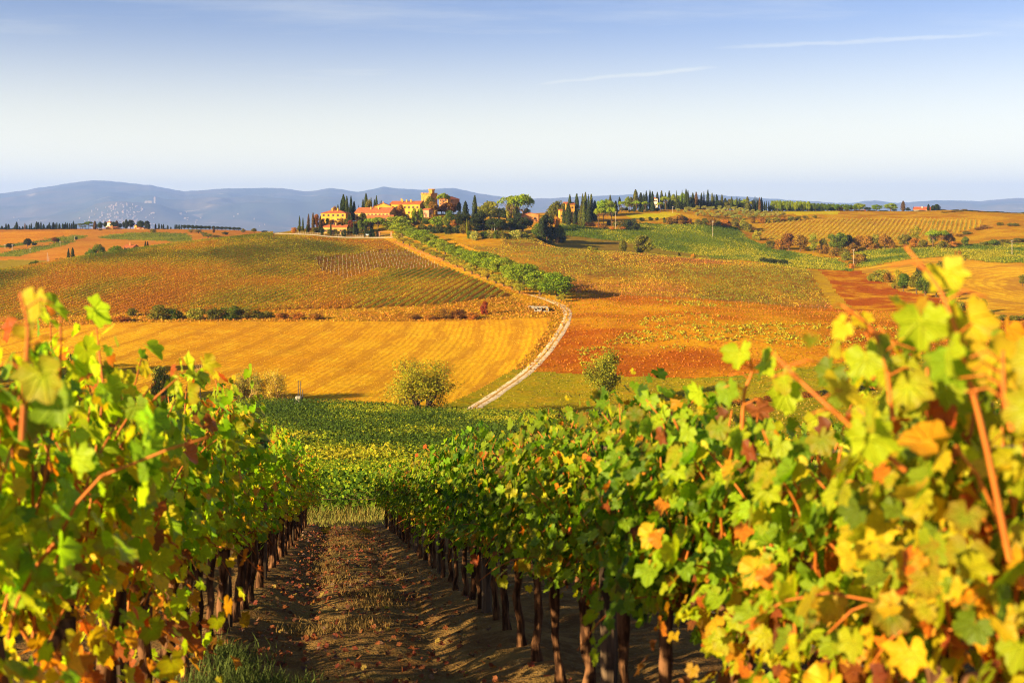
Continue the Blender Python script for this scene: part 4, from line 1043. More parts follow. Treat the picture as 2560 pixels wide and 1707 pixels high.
def make_vine(seed, nleaf, size, warm, top=1.66, tall=0, length=.92, thick=.30, skirt=0, base=1.15):
    """trunk, canes and leaf meshes of one trained vine; local y runs along the row"""
    r = np.random.default_rng(seed)
    head = .70 + r.normal(0, .03)
    tr = Acc()
    zz = np.linspace(-.08, head, 9)
    wob = np.cumsum(r.normal(0, .011, (9, 2)), 0); wob -= wob[0]
    rad = (.027 + .016 * np.exp(-((zz - 0) / .1) ** 2) + .012 * np.exp(-((zz - head) / .1) ** 2)) * r.uniform(.85, 1.25) * (1 + r.normal(0, .1, 9))
    pts = np.stack([wob[:, 0], wob[:, 1], zz], 1)
    V, q, t = tube(pts, rad, 9)
    V[:, :2] += r.normal(0, .004, (len(V), 2))
    tr.add(V, q, None, t)
    for sgn in (-1, 1):
        e = pts[-1] + np.array([r.normal(0, .03), sgn * r.uniform(.25, .42), r.uniform(.0, .08)])
        tr.tube([pts[-1] - [0, 0, .04], (pts[-1] + e) / 2 + [r.normal(0, .02), 0, .02], e], [.03, .022, .014], 7)
    cn = Acc(); spots = []
    for i in range(13 + 2 * tall):
        y0 = r.uniform(-.42, .42); b0 = np.array([r.normal(0, .03), y0, head + r.uniform(-.02, .08)])
        L = top - head + r.uniform(-.24, .06) + (r.uniform(.05, .2) if i >= 13 else 0)
        sx_ = r.normal(0, .22); n = 8; p = [b0]
        d = np.array([sx_, r.normal(0, .25), 1.0])
        for k in range(n):
            d = unit(d + r.normal(0, .14, 3) + np.array([0, 0, .05 if k < 5 else -.10]))
            p.append(p[-1] + d * L / n)
        p = np.array(p); p[:, 2] = np.where(p[:, 2] > top + .02, top + .02 + (p[:, 2] - top - .02) * .35, p[:, 2]); cn.tube(p, np.linspace(.0052, .0024, n + 1) * (1 + .35 * warm), 5)
        tt = np.linspace(.05, 1, 26)
        ip = np.stack([np.interp(tt, np.linspace(0, 1, n + 1), p[:, a]) for a in range(3)], 1)
        spots.append(ip)
    for i in range(4):                                 # hanging laterals below the head
        y0 = r.uniform(-.4, .4); b0 = np.array([r.normal(0, .05), y0, head + .05])
        p = np.stack([np.linspace(0, r.normal(0, .25), 6), np.linspace(0, r.normal(0, .2), 6), .18 * np.sin(np.linspace(0, 2.2, 6)) - np.linspace(0, .28, 6) ** 1.0 * r.uniform(.4, 1.0)], 1) + b0
        cn.tube(p, np.linspace(.004, .002, 6), 4); spots.append(p)
    sp = np.concatenate(spots)
    C = sp[r.integers(0, len(sp), nleaf)] + r.normal(size=(nleaf, 3)) * np.array([thick * .36, .07, .045])
    C[:, 0] = np.clip(C[:, 0], -thick * 1.5, thick * 1.5)
    if skirt:                                          # withered leaves hanging low round the trunk
        C[:skirt] = np.stack([r.normal(0, .15, skirt), r.uniform(-.45, .45, skirt), r.uniform(.22, .72, skirt)], 1)
    hrel = (C[:, 2] - .55) / (top - .55)
    side = np.sign(C[:, 0] + r.normal(0, .08, nleaf))
    N = np.stack([side * r.uniform(.3, 1.2, nleaf), r.normal(0, .55, nleaf), r.uniform(-.15, 1.0, nleaf)], 1)
    TIP = np.stack([side * .3, r.normal(0, .5, nleaf), -1 + 0 * side], 1) + r.normal(0, .35, (nleaf, 3))
    col = pick_cols(r, hrel, warm, base)
    lf = Acc(); V, f, c = leaf_batch(C, N, TIP, size * r.uniform(.42, 1.25, nleaf), col, r)
    lf.add(V, None, c, f)
    return (tr.mesh('vine_trunk', WOOD, True, False), cn.mesh('vine_canes', CANE, True, False), leaf_mesh('vine_leaves', lf))
GREENV = [make_vine(40 + i, 980, .076, .14, top=1.52, thick=.27) for i in range(7)]
MIDV = [make_vine(60 + i, 980, .076, .36, top=1.50, tall=1, thick=.27) for i in range(6)]
WARMV = [make_vine(80 + i, 880, .079, .66, top=1.42, tall=2, thick=.28, skirt=150, base=1.55) for i in range(6)]
LEFTV = [make_vine(120 + i, 600, .077, .16, top=1.50, thick=.24, base=2.15) for i in range(6)]  # yellower leaf mix, picked paler to brighten the shaded left row
LEFTW = [make_vine(140 + i, 580, .079, .34, top=1.40, thick=.26, skirt=100, base=2.1) for i in range(5)]
def vine(rowx, d, protos, row, k, tint=(1, 1, 1), sc=1.0, rs=random.Random(5)):
    m = protos[k % len(protos)]
    x = ROWX(rowx, d) + rs.uniform(-.03, .03); y = d
    root = link('grapevine', None); root.empty_display_size = .3
    root.location = (x, y, gz(x, y) - .01); root.rotation_euler = (0, 0, R(8.7) + (math.pi if (k // len(protos)) % 2 else 0) + rs.uniform(-.12, .12))
    root.scale = (sc, sc, sc * rs.uniform(.95, 1.06))
    for nm, me in zip(('trunk', 'cane', 'leaves'), m):
        o = link(nm, me, root)
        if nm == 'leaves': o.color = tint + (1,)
    tag(root, None, 'grapevine', row)
    queue_label(root, d, row, ('@vine', row))
    return root
rs = random.Random(12)
def plant_row(rowx, d0, d1, row, warm_to, mid_to, step=.76, sc0=1.0):
    d, k = d0, 0
    while d < d1:
        W_, M_, G_ = (LEFTW, LEFTV, LEFTV) if row.startswith('left') else (WARMV, MIDV, GREENV)
        pr = W_ if d < warm_to else (M_ if d < mid_to else G_)
        if warm_to < d < mid_to and rs.random() < .3: pr = G_
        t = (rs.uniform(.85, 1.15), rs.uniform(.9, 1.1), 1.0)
        if row.startswith('left'): t = (t[0] * 1.15, t[1] * 1.2, 1.0)  # leaf colour raised here to lighten the left row's shaded side
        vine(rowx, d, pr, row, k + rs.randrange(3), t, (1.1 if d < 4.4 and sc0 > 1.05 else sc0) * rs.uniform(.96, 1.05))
        d += step * rs.uniform(.92, 1.08); k += 1
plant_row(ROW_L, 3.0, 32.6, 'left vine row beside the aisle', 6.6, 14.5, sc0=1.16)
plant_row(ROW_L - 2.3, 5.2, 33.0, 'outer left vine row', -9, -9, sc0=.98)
plant_row(ROW_R, 2.45, 32.9, 'right vine row beside the aisle', 4.3, 9.0)
plant_row(ROW_R2, 3.2, 33.0, 'outer right vine row', 0, 6.0)
# wooden trellis posts and wires
def post_mesh(h, w, seed):
    r = np.random.default_rng(seed); a = Acc()
    zz = np.linspace(-.15, h, 7)
    a.tube(np.stack([r.normal(0, .006, 7), r.normal(0, .006, 7), zz], 1), w * (1 + r.normal(0, .04, 7)), 8)
    return a.mesh('trellis_post', POSTM, False, False)
PM = [post_mesh(1.38, .046, i) for i in range(3)]
for row, nm, dd in ((ROW_L, 'left vine row', np.arange(4.9, 33, 4.7)), (ROW_R, 'right vine row', np.arange(5.75, 33.5, 4.7)), (ROW_R2, 'outer right vine row', np.arange(5.2, 33.5, 4.7))):
    for k, d in enumerate(dd):
        x = ROWX(row, d); o = link('trellis_post', PM[k % 3]); o.location = (x, d, gz(x, d)); o.rotation_euler = (rs.uniform(-.03, .03), rs.uniform(-.03, .03), k)
        tag(o, None, 'post', 'trellis posts of the foreground vine rows'); queue_label(o, d, nm, ('@post', nm))
    for h, wn_ in ((.78, 'lowest'), (1.15, 'middle'), (1.34, 'top')):
        a = Acc(); ds = np.linspace(1.2, 33.2, 60); xs = ROWX(row, ds)
        zs = np.array([near_plane(d) for d in ds]) + h + .012 * np.sin(ds * 2.1)
        a.tube(np.stack([xs, ds, zs], 1), .0016, 4)
        tag(link('trellis_wire', a.mesh('trellis_wire', WIREM, True, False)), f'thin grey {wn_} wire strung through the {nm}', 'wire', 'trellis wires')
# long bare shoots that stand above the nearest vines
def shoot(name_label, pts, leaves, rad=.006):
    pts = np.array(pts, float); n = len(pts); q = np.linspace(0, n - 1, 14)
    p = np.stack([pchip(np.arange(n, dtype=float), pts[:, a], q) for a in range(3)], 1)
    root = link('vine_shoot', None); root.empty_display_size = .1; root.location = p[0]
    a = Acc(); a.tube(p - p[0], np.linspace(rad, rad * .45, len(p)), 6)
    r = np.random.default_rng(int(abs(p[0, 0]) * 1000))
    for i in range(3, len(p) - 1, 2):
        sd = r.choice([-1, 1]); a.tube([p[i] - p[0], p[i] - p[0] + [sd * .03, r.normal(0, .02), .02], p[i] - p[0] + [sd * .06, r.normal(0, .03), .01]], [.0025, .002, .0016], 4)
    link('cane', a.mesh('vine_canes', CANE, True, False), root)
    C, S_, K = [], [], []
    for (t, dx, dz, s, kcol) in leaves:
        c = np.array([np.interp(t, np.linspace(0, 1, len(p)), p[:, j]) for j in range(3)]) - p[0]
        C.append(c + [dx, r.normal(0, .03), dz]); S_.append(s); K.append(PAL[kcol])
    m = len(C); C = np.array(C)
    N = np.stack([r.normal(-.45, .5, m), -.8 + r.normal(0, .4, m), r.normal(.35, .3, m)], 1)
    V, f, c = leaf_batch(C, N, np.array([[0, -.1, -1.0]] * m) + r.normal(0, .35, (m, 3)), np.array(S_), np.array(K), r)
    link('leaves', leaf_mesh('vine_leaves', Acc().add(V, None, c, f)), root)
    tag(root, name_label, 'vine shoot', 'long shoots above the nearest vines')
def at(px, py, d): return ((px - W2) / F * d, d, (H0 - py) / F * d)
shoot('tallest red orange shoot rising above the right vines to the skyline fields', [at(1010, 560, 2.0), at(985, 440, 2.0), at(960, 345, 2.0), at(940, 290, 2.02), at(905, 246, 2.05)],
      [(.62, .02, .0, 0.104, 3), (.66, -.05, -.02, 0.096, 3), (.70, .04, -.03, 0.096, 4), (.78, .03, .02, 0.080, 4), (.55, -.03, -.03, 0.096, 3), (.48, .05, -.02, 0.104, 3), (.6, .0, -.07, 0.096, 2)])
shoot('stout orange shoot leaning left from the tangled right vines', [at(905, 470, 2.2), at(850, 425, 2.2), at(805, 385, 2.25), at(772, 352, 2.3)],
      [(.3, .02, .04, 0.096, 3), (.55, .04, .02, .1, 4), (.15, -.03, .03, 0.104, 3)])
shoot('short orange shoot with one yellow leaf left of the tallest shoot', [at(893, 420, 2.3), at(885, 360, 2.3), at(868, 325, 2.3), at(842, 305, 2.3)],
      [(.35, -.03, .0, 0.096, 3), (.95, -.02, -.03, .06, 4), (.2, .03, 0, 0.104, 3), (.5, .03, -.02, 0.088, 2)])
shoot('thin red shoot with drooping pale leaves above the right row', [at(742, 430, 3.2), at(744, 395, 3.2), at(752, 370, 3.2), at(748, 352, 3.2)],
      [(.75, .05, .01, 0.104, 3), (.85, -.03, .02, 0.096, 3), (.6, .08, .0, 0.096, 3), (.4, -.05, .0, 0.088, 2), (.5, .1, -.03, .1, 3)])
shoot('thin upright shoot with a large yellow leaf at the right edge', [at(1012, 430, 1.9), at(1004, 390, 1.9), at(1003, 350, 1.9)], [(.9, 0, .0, 0.104, 4), (.55, .03, -.03, 0.088, 3), (.7, .05, .03, .1, 3)])
shoot('upright yellow leafed shoot at the top of the left vines', [at(22, 440, 2.2), at(25, 380, 2.2), at(28, 330, 2.2), at(20, 292, 2.2)], [(.92, .01, .0, .075, 4), (.8, .0, -.03, .05, 4), (.3, -.04, 0, 0.104, 2), (.4, .05, 0, 0.104, 3), (.15, .06, .02, 0.104, 2)])

# ---- fallen leaves and dry grass on the aisle
r = np.random.default_rng(77)
n = 3000
y = 3.0 + 31 * r.random(n) ** 1.25
side = r.choice([-.62, .62, 0], n, p=[.42, .3, .28])
x = 0.22 + side + r.normal(0, .28, n) - .1534 * y
z = np.array([float(near_z(np.array(a), np.array(c))) for a, c in zip(x, y)]) + .018
N = np.stack([r.normal(0, .55, n), r.normal(-.15, .55, n), np.ones(n)], 1)
lp = np.array([[.26, .055, .03], [.36, .11, .04], [.13, .05, .03], [.36, .24, .05], [.30, .17, .13], [.09, .04, .025]])
V, f, c = leaf_batch(np.stack([x, y, z], 1), N, r.normal(size=(n, 3)), np.where(y < 12, .046, .058) * r.uniform(.5, 1.25, n), lp[r.choice(6, n, p=[.3, .25, .2, .06, .09, .1])], r)
tag(link('fallen_leaves', leaf_mesh('fallen_leaves', Acc().add(V, None, c, f))), 'red and brown vine leaves littering the soil of the aisle', 'fallen leaves', kind='stuff')
def blades(name, X, Y, Zf, h, col, r, lean=.35, wd=.006, mat=None):
    n = len(X); Z = np.array([Zf(a, c) for a, c in zip(X, Y)])
    a = r.uniform(0, 2 * np.pi, n); l = r.normal(0, lean, (n, 2)); h = h * r.uniform(.5, 1.3, n)
    B = np.stack([X, Y, Z - .01], 1); w = np.stack([np.cos(a), np.sin(a), 0 * a], 1) * wd
    M = B + np.stack([l[:, 0] * h * .35, l[:, 1] * h * .35, h * .6], 1); Tp = B + np.stack([l[:, 0] * h, l[:, 1] * h, h], 1)
    V = np.stack([B - w, B + w, M + w * .7, M - w * .7, Tp], 1).reshape(-1, 3)
    k = np.arange(n)[:, None] * 5
    acc = Acc().add(V, k + np.array([[0, 1, 2, 3]]), np.repeat(col, 5, 0), k + np.array([[3, 2, 4]]))
    return link(name, acc.mesh(name, mat or GRASSM))
n = 9000
gx_ = r.uniform(-11, 5, n); gy_ = 33.4 + 6.2 * r.random(n) ** .8
gc_ = np.array([.20, .17, .035]) * r.uniform(.6, 1.5, (n, 1)) * (1 + r.normal(0, .2, (n, 3)) * .6)
tag(blades('headland_grass', gx_, gy_, gz, .14 + .34 * np.clip((gy_ - 37) / 2, 0, 1), np.clip(gc_, .01, 1), r, wd=.014), 'dry tufted grass on the headland at the end of the aisle', 'grass', kind='stuff')
n = 9000
cx_ = r.choice(26, n); cxs = r.uniform(-.5, .5, 26); cys = 9.5 + 20 * r.random(26) ** 1.3
cxs[:5] = [-.75, -.95, -.6, -.85, -1.0]; cys[:5] = [6.3, 6.7, 7.0, 7.4, 7.9]
X_ = cxs[cx_] + r.normal(0, .14, n); Y_ = cys[cx_] + r.normal(0, .2, n); X_ = X_ + .22 - .1534 * Y_
near5 = (cx_ < 5)[:, None]
gcol = np.where(near5, np.array([[.10, .13, .03]]), np.array([[.24, .15, .05]])) * r.uniform(.6, 1.4, (n, 1))
tag(blades('aisle_grass', X_, Y_, lambda a, c: float(near_z(np.array(a), np.array(c))), np.where(near5[:, 0], .12, .07), gcol, r, wd=.004), 'thin dry grass and weeds scattered over the aisle soil', 'grass', kind='stuff')

# ------------------------------------------------------------------ vine rows of the more distant vineyards
RFOL = leaf_mat('vine_row_foliage', .38, .8, .1)
def fid_at(px, d):
    j = np.clip(np.round((px - PXS[0]) / 2).astype(int), 0, len(PXS) - 1)
    i = np.clip(np.searchsorted(DS, d), 0, len(DS) - 1)
    return FID[i, j]
ROWCOUNT = [0]
def vine_rows(field, dirv, spacing, step, per, h, w, size, colf, label, group, seed, only=None, single=False, name='vine_row', zfun=None, fid=None, gap=0.0):
    dv = np.array(dirv, float); dv /= np.linalg.norm(dv); pv = np.array([dv[1], -dv[0]])
    fi = names.index(field) if fid is None else fid
    m = (FID == fi); 
    if only is not None: m &= only(PXG, DG, PYG)
    pts = np.stack([XG[m], DG[m]], 1)
    a = pts @ pv; s = pts @ dv
    r = np.random.default_rng(seed); whole = Acc(); made = 0
    for i in range(int(math.floor(a.min() / spacing)), int(math.ceil(a.max() / spacing)) + 1):
        ss = np.arange(s.min(), s.max(), step)
        xy = ss[:, None] * dv + i * spacing * pv
        px = W2 + F * xy[:, 0] / xy[:, 1]
        ok = (xy[:, 1] > 30) & (px > -60) & (px < 1090)
        ok &= fid_at(px, np.maximum(xy[:, 1], 6)) == fi
        if only is not None: ok &= only(px, xy[:, 1], H0 - F * tz(xy[:, 0], np.maximum(xy[:, 1], 6)) / np.maximum(xy[:, 1], 1))
        xy = xy[ok]
        if gap: xy = xy[fbm(xy[:, 0] / 9, xy[:, 1] / 9, 3) + r.normal(0, .08, len(xy)) > gap]
        if len(xy) < 6: continue
        q = np.repeat(xy, per, 0) + r.normal(size=(len(xy) * per, 2)) * np.array([w, w]) * .5 + (r.random((len(xy) * per, 1)) - .5) * step * dv
        z = (tz(q[:, 0], q[:, 1]) if zfun is None else zfun(q[:, 0], q[:, 1])) + h * ((.22 if spacing > 3.1 else .08) + (.78 if spacing > 3.1 else .92) * r.random(len(q)))
        C = np.stack([q[:, 0], q[:, 1], z], 1)
        N = np.stack([pv[0] * r.choice([-1, 1], len(q)), pv[1] * r.choice([-1, 1], len(q)), r.uniform(.2, 1, len(q))], 1) + r.normal(0, .6, (len(q), 3))
        V, f, c = kite(C, N, size * r.uniform(.6, 1.4, len(q)), colf(C, r), r, .75)
        if single: whole.add(V, f, c); continue
        kk = np.unique(np.concatenate([np.arange(0, len(xy), max(1, int(6 / step))), [len(xy) - 1]])); cz = (tz(xy[kk, 0], xy[kk, 1]))
        tv, tq, tt = tube(np.stack([xy[kk, 0], xy[kk, 1], cz + h * .42], 1), .04 if spacing > 3.1 else .012, 3)
        org = C.mean(0); org[2] = C[:, 2].min()
        o = link(name, Acc().add(V - org, f, c).add(tv - org, tq, (.12, .07, .04), tt).mesh(name, RFOL)); o.location = org
        tag(o, None, 'vine row', group); queue_label(o, i if dv[1] > .6 else org[1], group, ('@row' + ('x' if dv[1] > .6 else 'd'), label)); made += 1
    ROWCOUNT[0] += made
    if single:
        tag(link(name, whole.mesh(name, RFOL)), label, 'vineyard', kind='stuff')
def mixcol(pal, sc, seed, sharp=6.0, jit=.25, sh=.5):
    pal = np.array(pal)
    def f(C, r):
        v = fbm(C[:, 0] / sc + seed, C[:, 1] / sc * .6 + seed, 4)
        v = np.clip((v - .5) * sharp + sh + r.normal(0, .3, len(C)), 0, .999) * (len(pal) - 1)
        i = v.astype(int); t = (v - i)[:, None]
        return (pal[i] * (1 - t) + pal[i + 1] * t) * r.uniform(1 - jit, 1 + jit, (len(C), 1))
    return f
postzone = zpoly('1', [(430, 610), (700, 585), (930, 548), (1130, 560), (1260, 600), (1390, 690), (880, 690), (640, 760), (480, 700)])
notposts = lambda px, d, py: ~(in_poly(postzone, px, py) & (np.random.default_rng(1).random(np.shape(px)) < .78))
dome_col = mixcol([(.50, .19, .014), (.54, .30, .014), (.44, .36, .014), (.27, .28, .012), (.11, .14, .010)], 40, 3.3, 2.9, sh=.52)
vine_rows('dome_vineyard_soil', (.19, 1), 4.5, .6, 7, 1.6, .28, .55, dome_col, 'autumn coloured vine row on the domed hill left of the avenue', 'vine rows on the domed hill', 21, only=notposts)
blockA = lambda px, d, py: (d > 38.5) & (d < 106) & (px > 120) & (px < 575)
blockB = lambda px, d, py: (d >= 111) & (d < 286) & (px > 60) & (px < 556 + 0 * d)
gcolA = mixcol([(.05, .10, .008), (.11, .18, .008), (.20, .27, .010), (.36, .33, .012)], 7, 5.1, 3.5, .45, .36)
gcolB = mixcol([(.05, .085, .008), (.12, .16, .009), (.22, .25, .010), (.34, .29, .014)], 16, 2.1, 4, .45, .36)
vine_rows('vineyard_soil', (1, .10), 2.5, .14, 9, 1.68, .42, .17, gcolA, 'green vine row of the near block beyond the headland', 'vine rows of the near green block', 22, only=blockA)
vine_rows('vineyard_soil', (1, .10), 3.05, .26, 6, 1.75, .5, .34, gcolB, 'green vine row of the far block before the road', 'vine rows of the far green block', 23, only=blockB)
vine_rows('yellow_vineyard_soil', (1, -.12), 5.2, .8, 3, 1.5, .6, .7, mixcol([(.36, .13, .03), (.48, .24, .02), (.50, .32, .02), (.34, .27, .016), (.2, .19, .016)], 40, 8.2, 5, sh=.58), 'yellow vine row on the slope right of the pine avenue', 'vine rows on the yellow slope', 24, gap=.36)
vine_rows('slope_vineyard_soil', (.42, 1), 4.6, 1.1, 3, 1.7, .5, .85, mixcol([(.13, .15, .014), (.22, .21, .016), (.36, .26, .02)], 60, 6.4, 4), 'trained vine row of the striped vineyard on the right slope', 'vine rows of the striped vineyard', 25)
vine_rows('green_crop', (1, -.25), 3.2, 1.0, 2, 1.5, .7, .85, mixcol([(.075, .115, .012), (.14, .175, .012), (.25, .25, .015), (.34, .28, .018)], 30, 1.4, 4.5), 'leafy green vineyards on the slopes at right', 'x', 26, single=True, name='green_vineyard')
vine_rows('green_vineyard_soil', (.28, 1), 5.0, 1.8, 2, 1.5, .5, 1.0, mixcol([(.10, .13, .013), (.17, .19, .014), (.26, .24, .02)], 60, 1.9, 4), 'small green vineyards among the ploughed fields at far left', 'x', 27, single=True, name='far_vineyard')
# weeds in the red field, grass tufts on banks
def scatter(name, field, n, size, h, colf, label, cat, seed, only=None, thr=None, sc=40):
    r = np.random.default_rng(seed); m = FID == names.index(field)
    if only is not None: m &= only(PXG, DG, PYG)
    m &= (DG > 40)
    ii = np.argwhere(m); wgt = np.gradient(DS)[ii[:, 0]] * DS[ii[:, 0]]
    k = ii[r.choice(len(ii), n, p=wgt / wgt.sum())]
    px = PXS[k[:, 1]] + r.uniform(-1, 1, n); d = DS[k[:, 0]] * (1 + r.uniform(-.003, .003, n)); x = (px - W2) / F * d
    if thr is not None:
        q = fbm(x / sc + seed, d / sc, 4) + r.normal(0, .03, n) > thr; x, d = x[q], d[q]
    n = len(x); C = np.stack([x, d, tz(x, d) + h * r.random(n)], 1)
    N = np.stack([r.normal(0, .7, n), r.normal(-.3, .7, n), r.uniform(.3, 1, n)], 1)
    V, f, c = kite(C, N, size * r.uniform(.5, 1.5, n), colf(C, r), r, .8)
    tag(link(name, Acc().add(V, f, c).mesh(name, RFOL)), label, cat, kind='stuff')
wz = zpoly('6', [(300, 430), (420, 400), (700, 240), (900, 270), (1150, 300), (1500, 310), (1900, 310), (1900, 370), (1500, 420), (1250, 420), (1100, 390), (800, 400), (760, 480), (560, 500), (330, 540)])
def clump(name, poly, n, label, seed):
    r = np.random.default_rng(seed); bx = np.array(poly); V_, F_, C_ = [], [], []
    acc = Acc(); cnt = 0
    while cnt < n:
        px = r.uniform(bx[:, 0].min(), bx[:, 0].max()); py = r.uniform(bx[:, 1].min(), bx[:, 1].max())
        if not in_poly(poly, np.array([px]), py)[0]: continue
        d = hit(px, py); x = (px - W2) / F * d
        if fbm(np.array([x / 22 + seed]), np.array([d / 22.]), 3)[0] < .5: continue
        m = 9; s = r.uniform(.5, 1.2)
        C = np.array([x, d, float(tz(x, d)) + .3 * s]) + r.normal(size=(m, 3)) * np.array([.55, .55, .28]) * s
        acc.add(*kite(C, r.normal(size=(m, 3)) + [-.3, -.4, .7], .75 * s * r.uniform(.6, 1.3, m), np.array([.36, .32, .02]) * r.uniform(.5, 1.3, (m, 1)), r, .8)); cnt += 1
    tag(link(name, acc.mesh(name, RFOL)), label, 'weeds', kind='stuff')
clump('yellow_weeds', wz, 620, 'yellow green weed clumps dotted over the red field', 5)
clump('bank_weeds', zpoly('6', [(640, 200), (800, 205), (1000, 225), (1000, 235), (640, 225)]), 70, 'green weed clumps along the lower fence of the yellow vineyard', 6)
warmg = lambda C, r: np.array([.48, .22, .02]) * r.uniform(.5, 1.4, (len(C), 1)) * (1 + r.normal(0, .12, (len(C), 3)))
scatter('bank_grass', 'grass_bank', 14000, .7, .5, warmg, 'rough orange grass on the field banks', 'grass', 31, only=lambda px, d, py: (d < 620))
scatter('red_stalks', 'red_field', 16000, .5, .35, lambda C, r: np.array([.38, .09, .015]) * r.uniform(.4, 1.5, (len(C), 1)) + r.random((len(C), 1)) * np.array([.16, .12, 0]), 'withered red and ochre stalks covering the fallow field', 'field plants', 32)
scatter('meadow_grass', 'meadow', 16000, .45, .3, lambda C, r: np.array([.30, .21, .02]) * r.uniform(.5, 1.4, (len(C), 1)), 'tufts of yellowing grass in the valley meadow', 'grass', 33)
scatter('stubble_straw', 'stubble_field', 12000, .28, .08, lambda C, r: np.array([.70, .42, .03]) * r.uniform(.5, 1.25, (len(C), 1)), 'straw lying on the golden stubble field', 'straw', 34)
scatter('verge_grass', 'avenue_verge', 5000, .7, .4, lambda C, r: np.array([.6, .3, .025]) * r.uniform(.5, 1.25, (len(C), 1)), 'golden grass on the verge of the avenue', 'grass', 35)
# ------------------------------------------------------------------ buildings
def plaster(name, c1, c2, rough=.95):
    b = NB(name)
    c = b.mix(b.smooth(b.noise(.35, 5, rough=.65), .38, .65), c1, c2)
    c = b.mix(b.math('MULTIPLY', b.smooth(b.noise(1.4, 4), .55, .75), .5), c, tuple(v * .6 for v in c1))
    return b.finish(c, rough, .05)
def tiles(name, c1, c2):
    b = NB(name)
    w = b.n.new('ShaderNodeTexWave'); w.inputs['Scale'].default_value = 1.1; w.inputs['Distortion'].default_value = .6
    w.inputs['Detail'].default_value = 2
    b.l.new(b.pos, w.inputs['Vector'])
    c = b.mix(b.smooth(b.noise(.7, 5, rough=.7), .36, .66), c1, c2)
    c = b.mix(b.math('MULTIPLY', w.outputs['Fac'], .4), c, tuple(v * .55 for v in c1))
    return b.finish(c, .9, .05)
MAT = {'yel': plaster('yellow_plaster', (.58, .32, .045), (.50, .24, .035)), 'red': plaster('red_plaster', (.50, .20, .06), (.42, .15, .05)),
       'och': plaster('ochre_stone', (.52, .32, .09), (.40, .22, .06)), 'sto': plaster('tower_stone', (.46, .23, .05), (.34, .16, .04)), 'pin': plaster('pink_plaster', (.46, .24, .14), (.38, .18, .10)),
       'whi': plaster('white_plaster', (.75, .68, .55), (.66, .56, .42)), 'con': plaster('grey_concrete', (.30, .27, .22), (.24, .2, .16)),
       'til': tiles('terracotta_tiles', (.36, .095, .035), (.46, .15, .055)), 'til2': tiles('red_tiles', (.52, .09, .035), (.44, .12, .05)),
       'tow': plaster('far_town_stone', (.30, .25, .21), (.22, .18, .15))}
b = NB('dark_window'); WINM = b.finish((.05, .035, .03), .25, .5)
b = NB('brown_shutter'); SHUM = b.finish((.16, .07, .035), .7, .2)
b = NB('pole_wood'); POLEM = b.finish((.42, .33, .25), .9, .1)
b = NB('painted_steel'); STEELM = b.finish((.62, .60, .56), .5, .4)
b = NB('dark_iron'); IRONM = b.finish((.05, .045, .04), .6, .4)
def box_mesh(name, c, d, mat): return Acc().box(c, d).mesh(name, mat, False, False)
